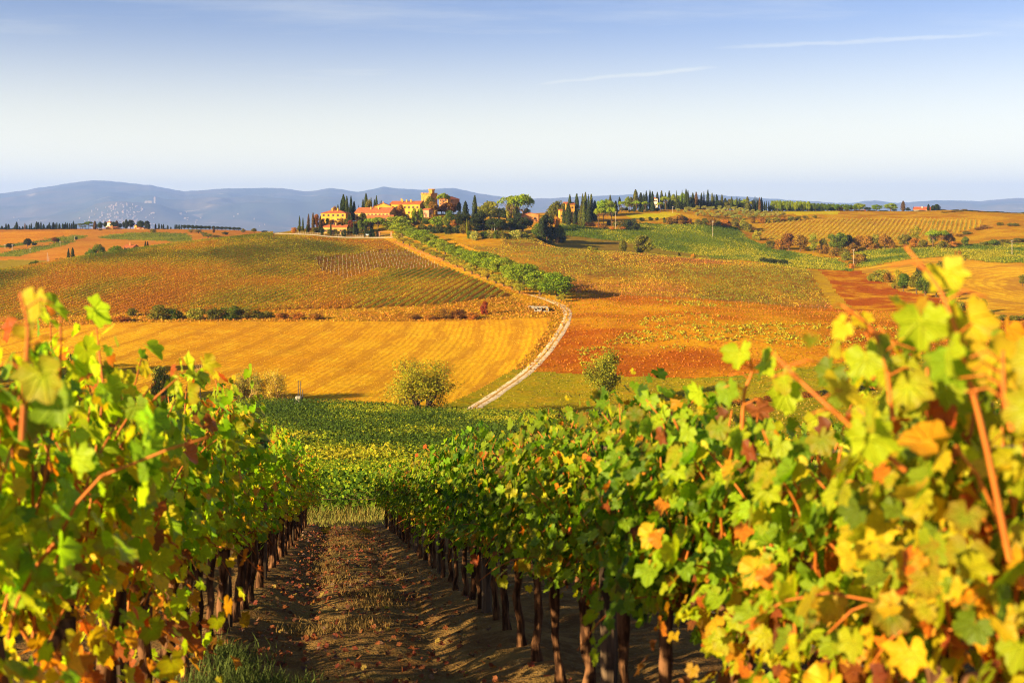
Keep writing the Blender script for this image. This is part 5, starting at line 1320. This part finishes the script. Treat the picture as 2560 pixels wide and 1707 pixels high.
def house(name, label, cat, zk, x0, x1, ye, yr, d, depth, wall, roof='gable', rot=-14, tile='til', rows=(), cols=5, base=None, chimneys=1, door=True, rdir='x', group=None, over=.55):
    """x0..x1, eave row ye and ridge row yr in zoom frame zk; d distance"""
    pa, pb = zm(zk, x0, ye)[0], zm(zk, x1, ye)[0]
    w = (pb - pa) / F * d; a = R(rot)
    if rot: w = max((w - depth * abs(math.sin(a))) / math.cos(a), w * .45)
    pc = (pa + pb) / 2
    pos = P(pc, d); ze = (H0 - zm(zk, 0, ye)[1]) / F * d; zr = (H0 - zm(zk, 0, yr)[1]) / F * d
    zb = pos.z - .6 if base is None else (H0 - zm(zk, 0, base)[1]) / F * d
    he, hr = ze - zb, zr - zb
    root = link(name, None); root.location = (pos.x, d + depth / 2, zb); root.rotation_euler = (0, 0, a)
    tag(root, label, cat, group)
    x, y = w / 2, depth / 2
    wa = Acc()
    if roof == 'gable' and rdir == 'x':
        V = [(-x,-y,0),(x,-y,0),(x,y,0),(-x,y,0),(-x,-y,he),(x,-y,he),(x,y,he),(-x,y,he),(-x,0,hr-.12),(x,0,hr-.12)]
        wa.poly(V, [(0,1,5,4),(2,3,7,6),(1,2,6,5),(3,0,4,7),(5,6,9),(7,4,8),(4,5,9,8),(6,7,8,9)])
    elif roof == 'gable':
        V = [(-x,-y,0),(x,-y,0),(x,y,0),(-x,y,0),(-x,-y,he),(x,-y,he),(x,y,he),(-x,y,he),(0,-y,hr-.12),(0,y,hr-.12)]
        wa.poly(V, [(0,1,5,4),(2,3,7,6),(1,2,6,5),(3,0,4,7),(4,5,8),(6,7,9),(5,6,9,8),(7,4,8,9)])
    else:
        wa.box((0, 0, he / 2), (w, depth, he))
    link('wall', wa.mesh(name + '_wall', MAT[wall], False, False), root)
    o, t = over, .28
    ra = Acc()
    def slab(V, F_):                       # roof skin with thickness
        V = np.array(V, float); k = len(V); Vb = V - [0, 0, t]
        ra.poly(V, F_); ra.poly(Vb, [f[::-1] for f in F_])
    if roof == 'hip':
        q = min(x, y); sl_ = (hr - he) / q
        zo = he - o * sl_ * .6
        rr = x - y if x > y else 0; ry = y - x if y > x else 0
        V = np.array([(-x-o,-y-o,zo),(x+o,-y-o,zo),(x+o,y+o,zo),(-x-o,y+o,zo),(-rr - .01,-ry-.01,hr),(rr + .01,-ry-.01,hr),(rr+.01,ry+.01,hr),(-rr-.01,ry+.01,hr)])
        ra.poly(V, [(0,1,5,4),(1,2,6,5),(2,3,7,6),(3,0,4,7),(4,5,6,7)])
        ra.poly(V[:4] - [0, 0, .02], [(3,2,1,0)])
    elif rdir == 'x':
        sl_ = (hr - he) / y
        V = [(-x-o,-y-o,he-o*sl_+t),(x+o,-y-o,he-o*sl_+t),(x+o,0,hr+t),(-x-o,0,hr+t),(x+o,y+o,he-o*sl_+t),(-x-o,y+o,he-o*sl_+t)]
        slab(V, [(0,1,2,3),(3,2,4,5)])
        V = np.array(V); b_ = V - [0, 0, t]
        ra.poly(np.concatenate([V, b_]), [(0,6,7,1),(4,10,11,5),(1,7,8,2),(2,8,10,4),(3,9,6,0),(5,11,9,3)])
    else:
        sl_ = (hr - he) / x
        V = [(-x-o,-y-o,he-o*sl_+t),(0,-y-o,hr+t),(0,y+o,hr+t),(-x-o,y+o,he-o*sl_+t),(x+o,-y-o,he-o*sl_+t),(x+o,y+o,he-o*sl_+t)]
        slab(V, [(0,1,2,3),(1,4,5,2)])
        V = np.array(V); b_ = V - [0, 0, t]
        ra.poly(np.concatenate([V, b_]), [(0,6,7,1),(1,7,10,4),(4,10,11,5),(3,9,6,0)])
    ro = link('roof', ra.mesh(name + '_roof', MAT[tile], False, False), root)
    r_ = np.random.default_rng(int(x0) + int(d))
    for k in range(chimneys):
        cx = (-.55 + 1.1 * (k + .5) / max(chimneys, 1)) * x * .8
        c = Acc(); zc = he + (hr - he) * .55
        c.box((cx, -y * .35, zc + .9), (.9, .8, 2.6)); c.box((cx, -y * .35, zc + 2.28), (1.2, 1.1, .16)); c.box((cx, -y * .35, zc + 2.5), (.7, .6, .28))
        link('chimney', c.mesh('chimney', MAT[wall], False, False), ro)
    # windows on the front: a frame-and-shutter part with its dark pane as a sub-part
    nwin = 0
    for fz in rows:
        for k in range(cols):
            wx = (-1 + 2 * (k + .5) / cols) * (x - .4); wz = he * fz
            if door and fz == min(rows) and k == cols // 2: continue
            s = Acc()
            for sx_ in (-.72, .72): s.box((wx + sx_ * 1.0, -y - .05, wz), (.48, .1, 1.4))
            s.box((wx, -y - .08, wz - .78), (1.2, .2, .14)); s.box((wx, -y - .05, wz + .76), (1.1, .1, .14))
            f = link('window', s.mesh('window_shutters', SHUM, False, False), root)
            link('pane', box_mesh('window_pane', (wx, -y - .02, wz), (.95, .05, 1.38), WINM), f)
    if door and rows:
        dk = Acc().box((0, -y - .04, 1.7), (1.7, .1, 2.5)).box((0, -y - .07, 3.02), (2.1, .16, .16))
        link('door', dk.mesh('house_door', SHUM, False, False), root)
    for sgn in (-1, 1):                                   # one gable-end window each side
        if rows:
            f = link('window', Acc().box((sgn * (x + .05), -y * .3, he * max(rows) - 1.0), (.18, 1.5, .14)).box((sgn * (x + .04), -y * .3, he * max(rows) + .92), (.1, 1.4, .14)).mesh('window_sill', SHUM, False, False), root)
            link('pane', box_mesh('window_pane', (sgn * (x + .02), -y * .3, he * max(rows)), (.05, 1.2, 1.6), WINM), f)
    return root
house('villa', 'yellow villa with a low hipped red roof left of the cypress group', 'villa', 'A', 662, 1118, 475, 420, 912, 15, 'yel', 'hip', -8, rows=(.36, .78), cols=5, base=640, chimneys=2)
house('farmhouse', 'long farmhouse under one big tiled gable roof at the front of the hamlet', 'farmhouse', 'A', 1212, 1890, 468, 388, 922, 17, 'och', 'gable', -16, rows=(.36, .74), cols=9, base=600, chimneys=2)
house('porch_wing', 'low red roofed porch wing before the long farmhouse', 'outbuilding', 'A', 1420, 1870, 545, 512, 917, 5, 'red', 'gable', -16, rows=(.5,), cols=5, base=600, chimneys=0)
house('gabled_house', 'yellow house with its wide gable facing out behind the long farmhouse', 'house', 'A', 1525, 1830, 372, 312, 950, 12, 'yel', 'gable', 0, rows=(.6,), cols=4, base=480, chimneys=1, rdir='y')
house('manor_house', 'main yellow manor house under a broad red roof left of the castle tower', 'manor house', 'A', 1790, 2352, 330, 280, 955, 16, 'yel', 'gable', -12, rows=(.40, .78), cols=7, base=560, chimneys=3)
house('upper_house', 'raised red roofed storey behind the manor house roof', 'house', 'A', 1850, 2110, 300, 272, 975, 12, 'och', 'hip', -8, rows=(.7,), cols=4, base=420, chimneys=1)
house('red_house', 'red plastered house with a hipped roof right of the castle tower', 'house', 'B', 432, 712, 208, 172, 978, 17, 'red', 'hip', -34, rows=(.45, .8), cols=3, base=330, chimneys=1)
house('small_house', 'small pink house with a lean roof below the castle tower', 'outbuilding', 'B', 205, 345, 362, 345, 932, 7, 'pin', 'gable', -25, rows=(.5,), cols=2, base=470, chimneys=0)
house('roadside_building', 'low ochre building with a dark red roof behind the drive fence', 'outbuilding', 'A', 705, 1105, 705, 672, 886, 8, 'och', 'gable', -4, rows=(.5,), cols=6, base=820, chimneys=1, over=.4)
house('shed', 'low red shed with a wide flat gable under the umbrella pines', 'shed', 'B', 1590, 1842, 428, 405, 992, 10, 'red', 'gable', -6, rows=(.5,), cols=3, base=530, chimneys=0, rdir='y')
house('stone_house', 'tall yellow stone house half hidden by cypresses right of the hamlet', 'house', 'C', 180, 372, 330, 296, 1096, 11, 'yel', 'gable', 14, rows=(.5, .8), cols=2, base=600, chimneys=1, door=False)
house('stone_wing', 'lower yellow wing at the left of the cypress framed stone house', 'outbuilding', 'C', 108, 210, 430, 415, 1090, 8, 'yel', 'gable', 10, rows=(.5,), cols=2, base=610, chimneys=0)
house('hidden_villa', 'pale villa with a low tiled roof among the ridge cypresses', 'villa', 'C', 1590, 1745, 240, 210, 1298, 12, 'whi', 'hip', -8, rows=(.45, .8), cols=4, base=420)
house('white_house', 'white house with a bright red roof on the right horizon', 'house', '4', 1380, 1540, 230, 206, 1392, 13, 'whi', 'gable', -16, tile='til2', rows=(.5,), cols=4, base=262, chimneys=1)
house('pine_cottage', 'small yellowish cottage between the round pines on the right horizon', 'house', '4', 848, 950, 248, 232, 1385, 9, 'yel', 'gable', -8, rows=(.5,), cols=3, base=285, chimneys=0)
house('ochre_farmhouse', 'ochre farmhouse with a lean-to on the far left hill', 'farmhouse', 'E', 1725, 1905, 258, 242, 1478, 12, 'yel', 'gable', -6, rows=(.5,), cols=4, base=345, chimneys=1)
house('lean_to', 'low ochre lean-to at the right of the far left farmhouse', 'outbuilding', 'E', 1895, 1965, 285, 272, 1475, 8, 'yel', 'gable', -6, rows=(.5,), cols=2, base=345, chimneys=0)
house('hill_house', 'cream house with an orange roof above the far left farmhouse', 'house', 'E', 1715, 1830, 172, 152, 1560, 11, 'whi', 'hip', -6, rows=(.5,), cols=3, base=260, chimneys=1)
house('yellow_barn', 'bright yellow gabled barn in the dark trees of the far left hill', 'barn', 'E', 2195, 2252, 225, 205, 1515, 10, 'yel', 'gable', -10, rows=(.5,), cols=1, base=290, chimneys=0, rdir='y')
house('white_outbuilding', 'long low white outbuilding beside the yellow barn', 'outbuilding', 'E', 2235, 2352, 262, 250, 1505, 8, 'whi', 'gable', -4, rows=(.5,), cols=4, base=300, chimneys=0)
house('red_cottage', 'red cottage with a tiled verandah roof behind the left crest', 'cottage', 'E', 2018, 2195, 572, 540, 812, 9, 'red', 'gable', -6, rows=(.5,), cols=4, base=640, chimneys=1)

# castle tower with battlements and corner turret
def castle():
    d = 986; pa, pb = zm('B', 180, 0)[0], zm('B', 402, 0)[0]
    w = (pb - pa) / F * d; a = R(-32); s = w / (math.cos(a) + abs(math.sin(a)))
    pos = P((pa + pb) / 2, d); zt = (H0 - zm('B', 0, 150)[1]) / F * d; zb = pos.z - 1; h = zt - zb
    root = link('castle_tower', None); root.location = (pos.x, d + s / 2, zb); root.rotation_euler = (0, 0, a)
    tag(root, 'square stone castle tower with battlements and a small corner turret', 'castle tower')
    link('wall', Acc().box((0, 0, h / 2), (s, s, h)).mesh('tower_wall', MAT['sto'], False, False), root)
    m = Acc(); m.box((0, 0, h + .25), (s + .7, s + .7, .5))
    n = 7; e = s / 2 + .1
    for k in range(n):
        q = (-1 + 2 * (k + .5) / n) * (s / 2 + .3)
        for (x, y, dx, dy) in ((q, -e, (s + .6) / n * .58, .5), (q, e, (s + .6) / n * .58, .5)): m.box((x, y, h + 1.05), (dx, dy, 1.1))
        if 0 < k < n - 1:
            for x in (-e, e): m.box((x, q, h + 1.05), (.5, (s + .6) / n * .58, 1.1))
    link('battlements', m.mesh('battlements', MAT['sto'], False, False), root)
    ht = (H0 - zm('B', 0, 96)[1]) / F * d - zt; ts = s * .36
    cx, cy = s / 2 - ts / 2 - .1, -s / 2 + ts * 1.2
    t = link('turret', Acc().box((cx, cy, h + .5 + ht / 2), (ts, ts, ht)).mesh('turret', MAT['sto'], False, False), root)
    m = Acc(); m.box((cx, cy, h + .5 + ht + .2), (ts + .5, ts + .5, .4))
    for sx_ in (-1, 0, 1):
        for sy in (-1, 0, 1):
            if sx_ or sy: m.box((cx + sx_ * ts * .46, cy + sy * ts * .46, h + ht + 1.3), (ts * .2, ts * .2, .9))
    link('battlements', m.mesh('battlements', MAT['sto'], False, False), t)
    for q in (-.25, .2):
        link('window', Acc().box((q * s, -s / 2 - .03, h * .72), (.9, .1, 1.6)).box((q * s, -s / 2 - .06, h * .72 - .9), (1.2, .2, .14)).mesh('tower_window', WINM, False, False), root)
castle()

# far town on the mountain foot
def town():
    r = np.random.default_rng(5); protos = []
    for k in range(4):
        w, dp, h = [(17, 14, 13), (12, 12, 19), (26, 15, 14), (15, 20, 11)][k]
        x, y = w / 2, dp / 2
        V = [(-x,-y,-6),(x,-y,-6),(x,y,-6),(-x,y,-6),(-x,-y,h),(x,-y,h),(x,y,h),(-x,y,h),(-x,0,h+3.5),(x,0,h+3.5)]
        wl_ = Acc().poly(V[:8] + V[8:], [(0,1,5,4),(2,3,7,6),(1,2,6,5),(3,0,4,7),(5,6,9),(7,4,8)]).mesh('town_house_wall', MAT['tow'], False, False)
        V2 = [(-x-.6,-y-.6,h-.1),(x+.6,-y-.6,h-.1),(x+.6,0,h+3.7),(-x-.6,0,h+3.7),(x+.6,y+.6,h-.1),(-x-.6,y+.6,h-.1)]
        rf = Acc().poly(V2, [(0,1,2,3),(3,2,4,5)]).mesh('town_house_roof', MAT['pin'], False, False)
        protos.append((wl_, rf))
    def put(px, d, sc=1.0):
        z = mz(px, d); sc = sc * MK; d = d * MK
        root = link('town_house', None); root.location = ((px - W2) / F * d, d, z); root.rotation_euler = (0, 0, r.uniform(-.5, .5)); root.scale = (sc,) * 3
        a, c = protos[r.integers(4)]; link('wall', a, root); link('roof', c, root)
        tag(root, 'small pale house among the hazy far town under the mountains', 'house', 'houses of the far town')
    n = 0
    while n < 230:
        px = r.normal(120, 17) if r.random() < .75 else r.uniform(78, 172)
        if not 76 < px < 178: continue
        d = 9350 + 700 * r.random() ** 1.3
        if r.random() > math.exp(-((px - 116) / 36) ** 2): continue
        put(px, d, r.uniform(.42, .8)); n += 1
    for k in range(26):
        px = r.choice([225, 245, 262, 186, 195, 18, 150]) + r.normal(0, 5); put(px, r.uniform(9300, 11000), r.uniform(.45, .7))
    d = 10450; px = 151; z = max(mz(px + k, d) for k in range(-8, 9, 2))
    d = d * MK; root = link('hilltop_monastery', None); root.scale = (MK * .8,) * 3; root.location = ((px - W2) / F * d, d, z - 20); tag(root, 'long pale monastery with a tower on the knoll above the far town', 'monastery')
    a = Acc().box((-25, 0, 18), (78, 24, 36)).box((-52, -4, 14), (34, 26, 28)); link('wall', a.mesh('monastery_wall', MAT['tow'], False, False), root)
    a = Acc().box((42, 6, 38), (20, 20, 76)); tw = link('tower', a.mesh('monastery_tower', MAT['tow'], False, False), root)
    a = Acc().poly([(31,-5,76),(53,-5,76),(53,17,76),(31,17,76),(42,6,84)], [(0,1,4),(1,2,4),(2,3,4),(3,0,4)]); link('roof', a.mesh('monastery_tower_roof', MAT['pin'], False, False), tw)
town()

# ------------------------------------------------------------------ poles, lamps, fences and small works
def pole(zk, X, Yt, Yb, label, arms=1, d=None, w=.16):
    px, pt = zm(zk, X, Yt); d = d or hit(px, zm(zk, X, Yb)[1]) or crest(px); p = P(px, d); h = (H0 - pt) / F * d - p.z
    root = link('utility_pole', None); root.location = p; tag(root, label, 'utility pole', 'utility poles across the fields')
    link('post', Acc().tube([(0, 0, -.3), (0, 0, h * .5), (0, 0, h)], [w * 1.25, w, w * .8], 8).mesh('utility_post', POLEM, True, False), root)
    for k in range(arms):
        z = h - .35 - .7 * k; a = Acc().box((0, 0, z), (1.9, .12, .14))
        c = link('crossarm', a.mesh('crossarm', POLEM, False, False), root)
        for q in (-.85, -.4, .4, .85): link('insulator', Acc().tube([(q, 0, z + .05), (q, 0, z + .3)], [.06, .04], 6).mesh('insulator', STEELM, True, False), c)
pole('3', 1575, 400, 555, 'pale utility pole with two crossarms standing in the green vineyard', 2)
pole('C', 1040, 450, 745, 'pale utility pole at the dark bush left of the green vineyard', 1)
pole('C', 1972, 368, 475, 'short utility pole before the dark ridge wood', 1)
pole('4', 835, 580, 750, 'pale utility pole beside the brown gully bush', 1)
pole('4', 2245, 500, 640, 'pale utility pole in the green vineyard at the right edge', 1)
pole('E', 82, 530, 612, 'leftmost utility pole by the round bush in the left valley', 1)
pole('E', 200, 530, 630, 'thick pale utility pole right of the round bush in the left valley', 1, w=.26)
pole('E', 492, 595, 670, 'thin utility pole at the lower edge of the left green vineyard', 1)
pole('E', 982, 478, 555, 'utility pole where the left vineyard meets the ploughed field', 1)
pole('E', 1222, 395, 470, 'utility pole beside a small dark bush on the far track', 1)
pole('E', 772, 665, 805, 'slim pale pole in the pink ploughed field above the crest', 0, d=780)
pole('E', 798, 720, 808, 'shorter slim pole just right of another in the ploughed field', 0, d=770)
def lamp(zk, X, Yt, d, label):
    px, pt = zm(zk, X, Yt); p = P(px, d); h = (H0 - pt) / F * d - p.z
    root = link('street_lamp', None); root.location = p; tag(root, label, 'street lamp', 'street lamps below the hamlet')
    link('post', Acc().tube([(0, 0, -.2), (0, 0, h)], [.13, .09], 8).mesh('lamp_post', STEELM, True, False), root)
    link('lamp_head', Acc().tube([(0, 0, h), (0, 0, h + .15), (0, 0, h + .5), (0, 0, h + .62)], [.12, .42, .5, .1], 10).mesh('lamp_head', STEELM, True, False), root)
lamp('B', 1045, 540, hit(482.6, 230.5), 'left street lamp before the dark wood below the hamlet')
lamp('B', 1212, 545, hit(494.6, 231.5), 'right street lamp before the dark wood below the hamlet')
def fence():
    p0 = 272; root = link('drive_fence', None); a0 = P(zm('A', 262, 0)[0], 874.5); root.location = a0
    tag(root, 'long low wooden fence running along the pale drive under the cypresses', 'fence')
    X = np.linspace(262, 1620, 36); pts = []
    for k, xx in enumerate(X):
        px = zm('A', xx, 0)[0]; d = 874.5 + 1.2 * math.sin(xx / 300); p = P(px, d) - a0; pts.append(p)
        link('post', Acc().box((p.x, p.y, p.z + .7), (.16, .16, 1.7)).mesh('fence_post', POLEM, False, False), root)
    for h in (.6, 1.2):
        link('rail', Acc().tube([(p.x, p.y - .1, p.z + h) for p in pts], .055, 5).mesh('fence_rail', POLEM, True, False), root)
fence()
def gate():
    d = 872; c = P(zm('A', 1715, 0)[0], d); root = link('entrance_gate', None); root.location = c
    tag(root, 'dark entrance gate between pink pillars where the drive meets the avenue', 'gate')
    for s in (-4.6, 4.6):
        pl_ = link('pillar', Acc().box((s, 0, 1.6), (1.1, 1.1, 3.6)).box((s, 0, 3.5), (1.5, 1.5, .3)).mesh('gate_pillar', MAT['pin'], False, False), root)
    for s in (-1, 1):
        a = Acc()
        for k in range(12): a.box((s * (.25 + k * .31), 0, 1.2), (.06, .06, 2.2))
        a.box((s * 2, 0, 2.3), (3.8, .08, .1)); a.box((s * 2, 0, .25), (3.8, .08, .1))
        link('gate_leaf', a.mesh('gate_leaf', IRONM, False, False), root)
    link('lintel', Acc().box((0, 0, 3.95), (11.4, .8, .45)).mesh('gate_lintel', MAT['red'], False, False), root)
    root.location.y += 2
gate()
def car(zk, X, d, colr, label, rot):
    c = P(zm(zk, X, 0)[0], d); root = link('parked_car', None); root.location = c; root.rotation_euler = (0, 0, rot)
    tag(root, label, 'car', 'cars parked at the hamlet')
    b = NB('car_paint'); m = b.finish(colr, .3, .5)
    prof = [(-2.1,.35),(2.1,.35),(2.15,.75),(1.3,.92),(.6,1.42),(-1.2,1.45),(-1.95,.98),(-2.15,.85)]
    n = len(prof); V = [(x, -.85, z) for x, z in prof] + [(x, .85, z) for x, z in prof]
    me = bpy.data.meshes.new('car_body'); me.from_pydata(V, [], [list(range(n)), list(range(2*n-1, n-1, -1))] + [(k, n + k, n + (k+1) % n, (k+1) % n) for k in range(n)]); me.materials.append(m)
    link('body', me, root)
    for s in (-.87, .87): link('window', Acc().box((-.3, s, 1.16), (1.5, .03, .36)).mesh('car_window', WINM, False, False), root)
    for x in (-1.35, 1.35):
        for s in (-.8, .8): link('wheel', Acc().tube([(x, s - .1, .33), (x, s + .1, .33)], .33, 12).mesh('car_wheel', IRONM, False, False), root)
car('B', 1612, 983, (.75, .74, .72), 'white car parked left of the red shed', .2)
car('B', 1690, 982, (.5, .05, .04), 'red car parked before the red shed', -.1)
car('A', 1425, 880, (.55, .62, .75), 'pale blue car parked behind the drive hedge left of the gate', .1)
def ruin():
    px, py = zm('I', 1340, 700); d = hit(px, py); c = P(px, d); s = ZM['I'][2] / F * d
    root = link('concrete_foundation', None); root.location = c
    tag(root, 'roofless grey concrete foundation walls inside the bend of the gravel road', 'foundation')
    def wall(x0, x1, y0, y1, h):
        X = (x0 - 1340) * s; X1 = (x1 - 1340) * s
        link('wall', Acc().box(((X + X1) / 2, (y0 + y1) / 2, h / 2 - .6), (abs(X1 - X), abs(y1 - y0), h + 1.2)).mesh('foundation_wall', MAT['con'], False, False), root)
    wall(1270, 1482, -.3, 0, .5); wall(1270, 1278, 0, 9, .9); wall(1474, 1482, 0, 9, 1.3); wall(1230, 1474, 9, 9.4, 1.7)
    wall(1312, 1318, .1, 8.9, 1.2); wall(1376, 1380, .1, 8.9, 1.2); wall(1310, 1330, 9.5, 12, 1.5); wall(1412, 1474, 9.5, 15, .8); wall(1190, 1270, 15.2, 16, 1.4); wall(1190, 1198, 9.5, 15, 1.2); wall(1318, 1376, -.9, -.4, 1.1)
ruin()
def pump():
    px, py = zm('G', 2070, 775); d = hit(px, 405.5) or 288; c = P(px, d + 2); root = link('pump_station', None); root.location = c
    tag(root, 'small white water tanks and dark poles of a pump station at the field corner', 'pump station')
    s = ZM['G'][2] / F * d
    link('tank', Acc().tube([(-6 * s, 0, 0), (-6 * s, 0, 2.1), (-6 * s, 0, 2.3)], [.55, .55, .2], 14).mesh('water_tank', MAT['con'], False, False), root)
    link('tank', Acc().tube([(22 * s, 0, 0), (22 * s, 0, 2.1), (22 * s, 0, 2.3)], [.5, .5, .2], 14).mesh('water_tank', MAT['con'], False, False), root)
    link('cabinet', Acc().box((-45 * s, 0, .8), (1.1, .9, 1.3)).box((-45 * s, 0, 1.5), (1.3, 1.1, .1)).mesh('pump_cabinet', MAT['con'], False, False), root)
    link('basin', Acc().box((0, -1.2, .45), (2.6, 1.4, .9)).mesh('pump_basin', MAT['con'], False, False), root)
    for q, h in ((-2, 6.0), (28, 5.9), (54, 3.9)): link('pole', Acc().tube([(q * s, .6, -.2), (q * s, .6, h)], [.1, .08], 7).mesh('pump_pole', IRONM, True, False), root)
pump()
# white posts of the replanted strip and the fence of the yellow slope
DARKPOST = Acc().tube([(0, 0, -.2), (0, 0, 1.7)], [.075, .065], 6).mesh('end_post', BARK, True, False)
PMF = Acc().tube([(0, 0, -.2), (0, 0, 2.0)], [.085, .075], 6).mesh('vineyard_post', POLEM, True, False)
def fpost(x, y, label, group, key, me=None):
    o = link('vineyard_post', me or PMF); o.color = (.22, .14, .08, 1); o.location = (x, y, float(tz(x, y))); tag(o, None, 'post', group); queue_label(o, key, group, (label[0], label[1]))
dv = np.array([.19, 1.]); dv /= np.linalg.norm(dv); pv = np.array([dv[1], -dv[0]])
cnt = 0
for i in range(-120, 120):
    for j in range(60, 140):
        q = i * 7.4 * pv + j * 7.0 * dv
        if q[1] < 500 or q[1] > 900: continue
        px = W2 + F * q[0] / q[1]; py = H0 - F * float(tz(q[0], q[1])) / q[1]
        if in_poly(postzone, np.array([px]), py)[0] and cnt < 220:
            fpost(q[0], q[1], ('pale vineyard post', 'on the replanted strip'), 'posts of the replanted strip', q[0] / q[1]); cnt += 1
fl = smooth_line(world_line([(578, 295.5), (640, 297.5), (697, 300.5), (760, 305), (800, 308), (831, 310.3)]), 44)
for k, q in enumerate(fl): fpost(q[0], q[1], ('pale end post', 'along the lower edge of the yellow vineyard'), 'end posts of the yellow vineyard', q[0] / q[1], DARKPOST)
# ------------------------------------------------------------------ haze
def haze():
    m, n, l = newmat('haze')
    v = n.new('ShaderNodeVolumePrincipled')
    v.inputs['Density'].default_value = HAZE_D
    v.inputs['Color'].default_value = (.28, .44, 1.0, 1)
    v.inputs['Anisotropy'].default_value = 0.0
    o = n.new('ShaderNodeOutputMaterial'); l.new(v.outputs[0], o.inputs['Volume'])
    a = Acc().box((0, 20300, 205), (62000, 42800, 1830))
    ob = link('haze', a.mesh('haze', m, False, False)); tag(ob, 'thin blue haze over the valley and the mountains', 'haze', kind='stuff')
HAZE_D = 3.7e-5
haze()
# ------------------------------------------------------------------ labels: which one of its kind
ORD1 = ['', 'first', 'second', 'third', 'fourth', 'fifth', 'sixth', 'seventh', 'eighth', 'ninth', 'tenth', 'eleventh', 'twelfth', 'thirteenth', 'fourteenth', 'fifteenth', 'sixteenth', 'seventeenth', 'eighteenth', 'nineteenth']
TENS = ['', '', 'twenty', 'thirty', 'forty', 'fifty', 'sixty', 'seventy', 'eighty', 'ninety']
def ordinal(n):
    if n < 20: return ORD1[n]
    if n >= 100: return 'one hundredth' if n == 100 else 'hundred and ' + ordinal(n - 100)
    t, u = divmod(n, 10)
    return TENS[t][:-1] + 'ieth' if u == 0 else TENS[t] + '-' + ORD1[u]
for (g, w), lst in LABELQ.items():
    lst.sort(key=lambda t: t[0]); n = len(lst)
    for i, (_, o) in enumerate(lst):
        if w[0] == '@vine': o['label'] = f'leafy grapevine, {ordinal(i + 1)} from the camera in the {g}'.replace(' beside the aisle', '')
        elif w[0] == '@post': o['label'] = f'weathered dark wooden trellis post, {ordinal(i + 1)} from the camera in the {g}'
        elif w[0] == '@rowx': o['label'] = f'{w[1]}, {ordinal(i + 1)} from the left'
        elif w[0] == '@rowd': o['label'] = f'{w[1]}, {ordinal(i + 1)} from the front'
        elif n == 1: o['label'] = f'{w[0]} {w[1]}'
        else:
          o['label'] = f'{w[0]}, {ordinal(i + 1)} of {n} from the left {w[1]}' if n > 2 else f"{('left', 'right')[i]}most {w[0]} of two {w[1]}"
        while len(o['label'].split()) > 16 and ' of %d ' % n in o['label']: o['label'] = o['label'].replace(' of %d ' % n, ' ')
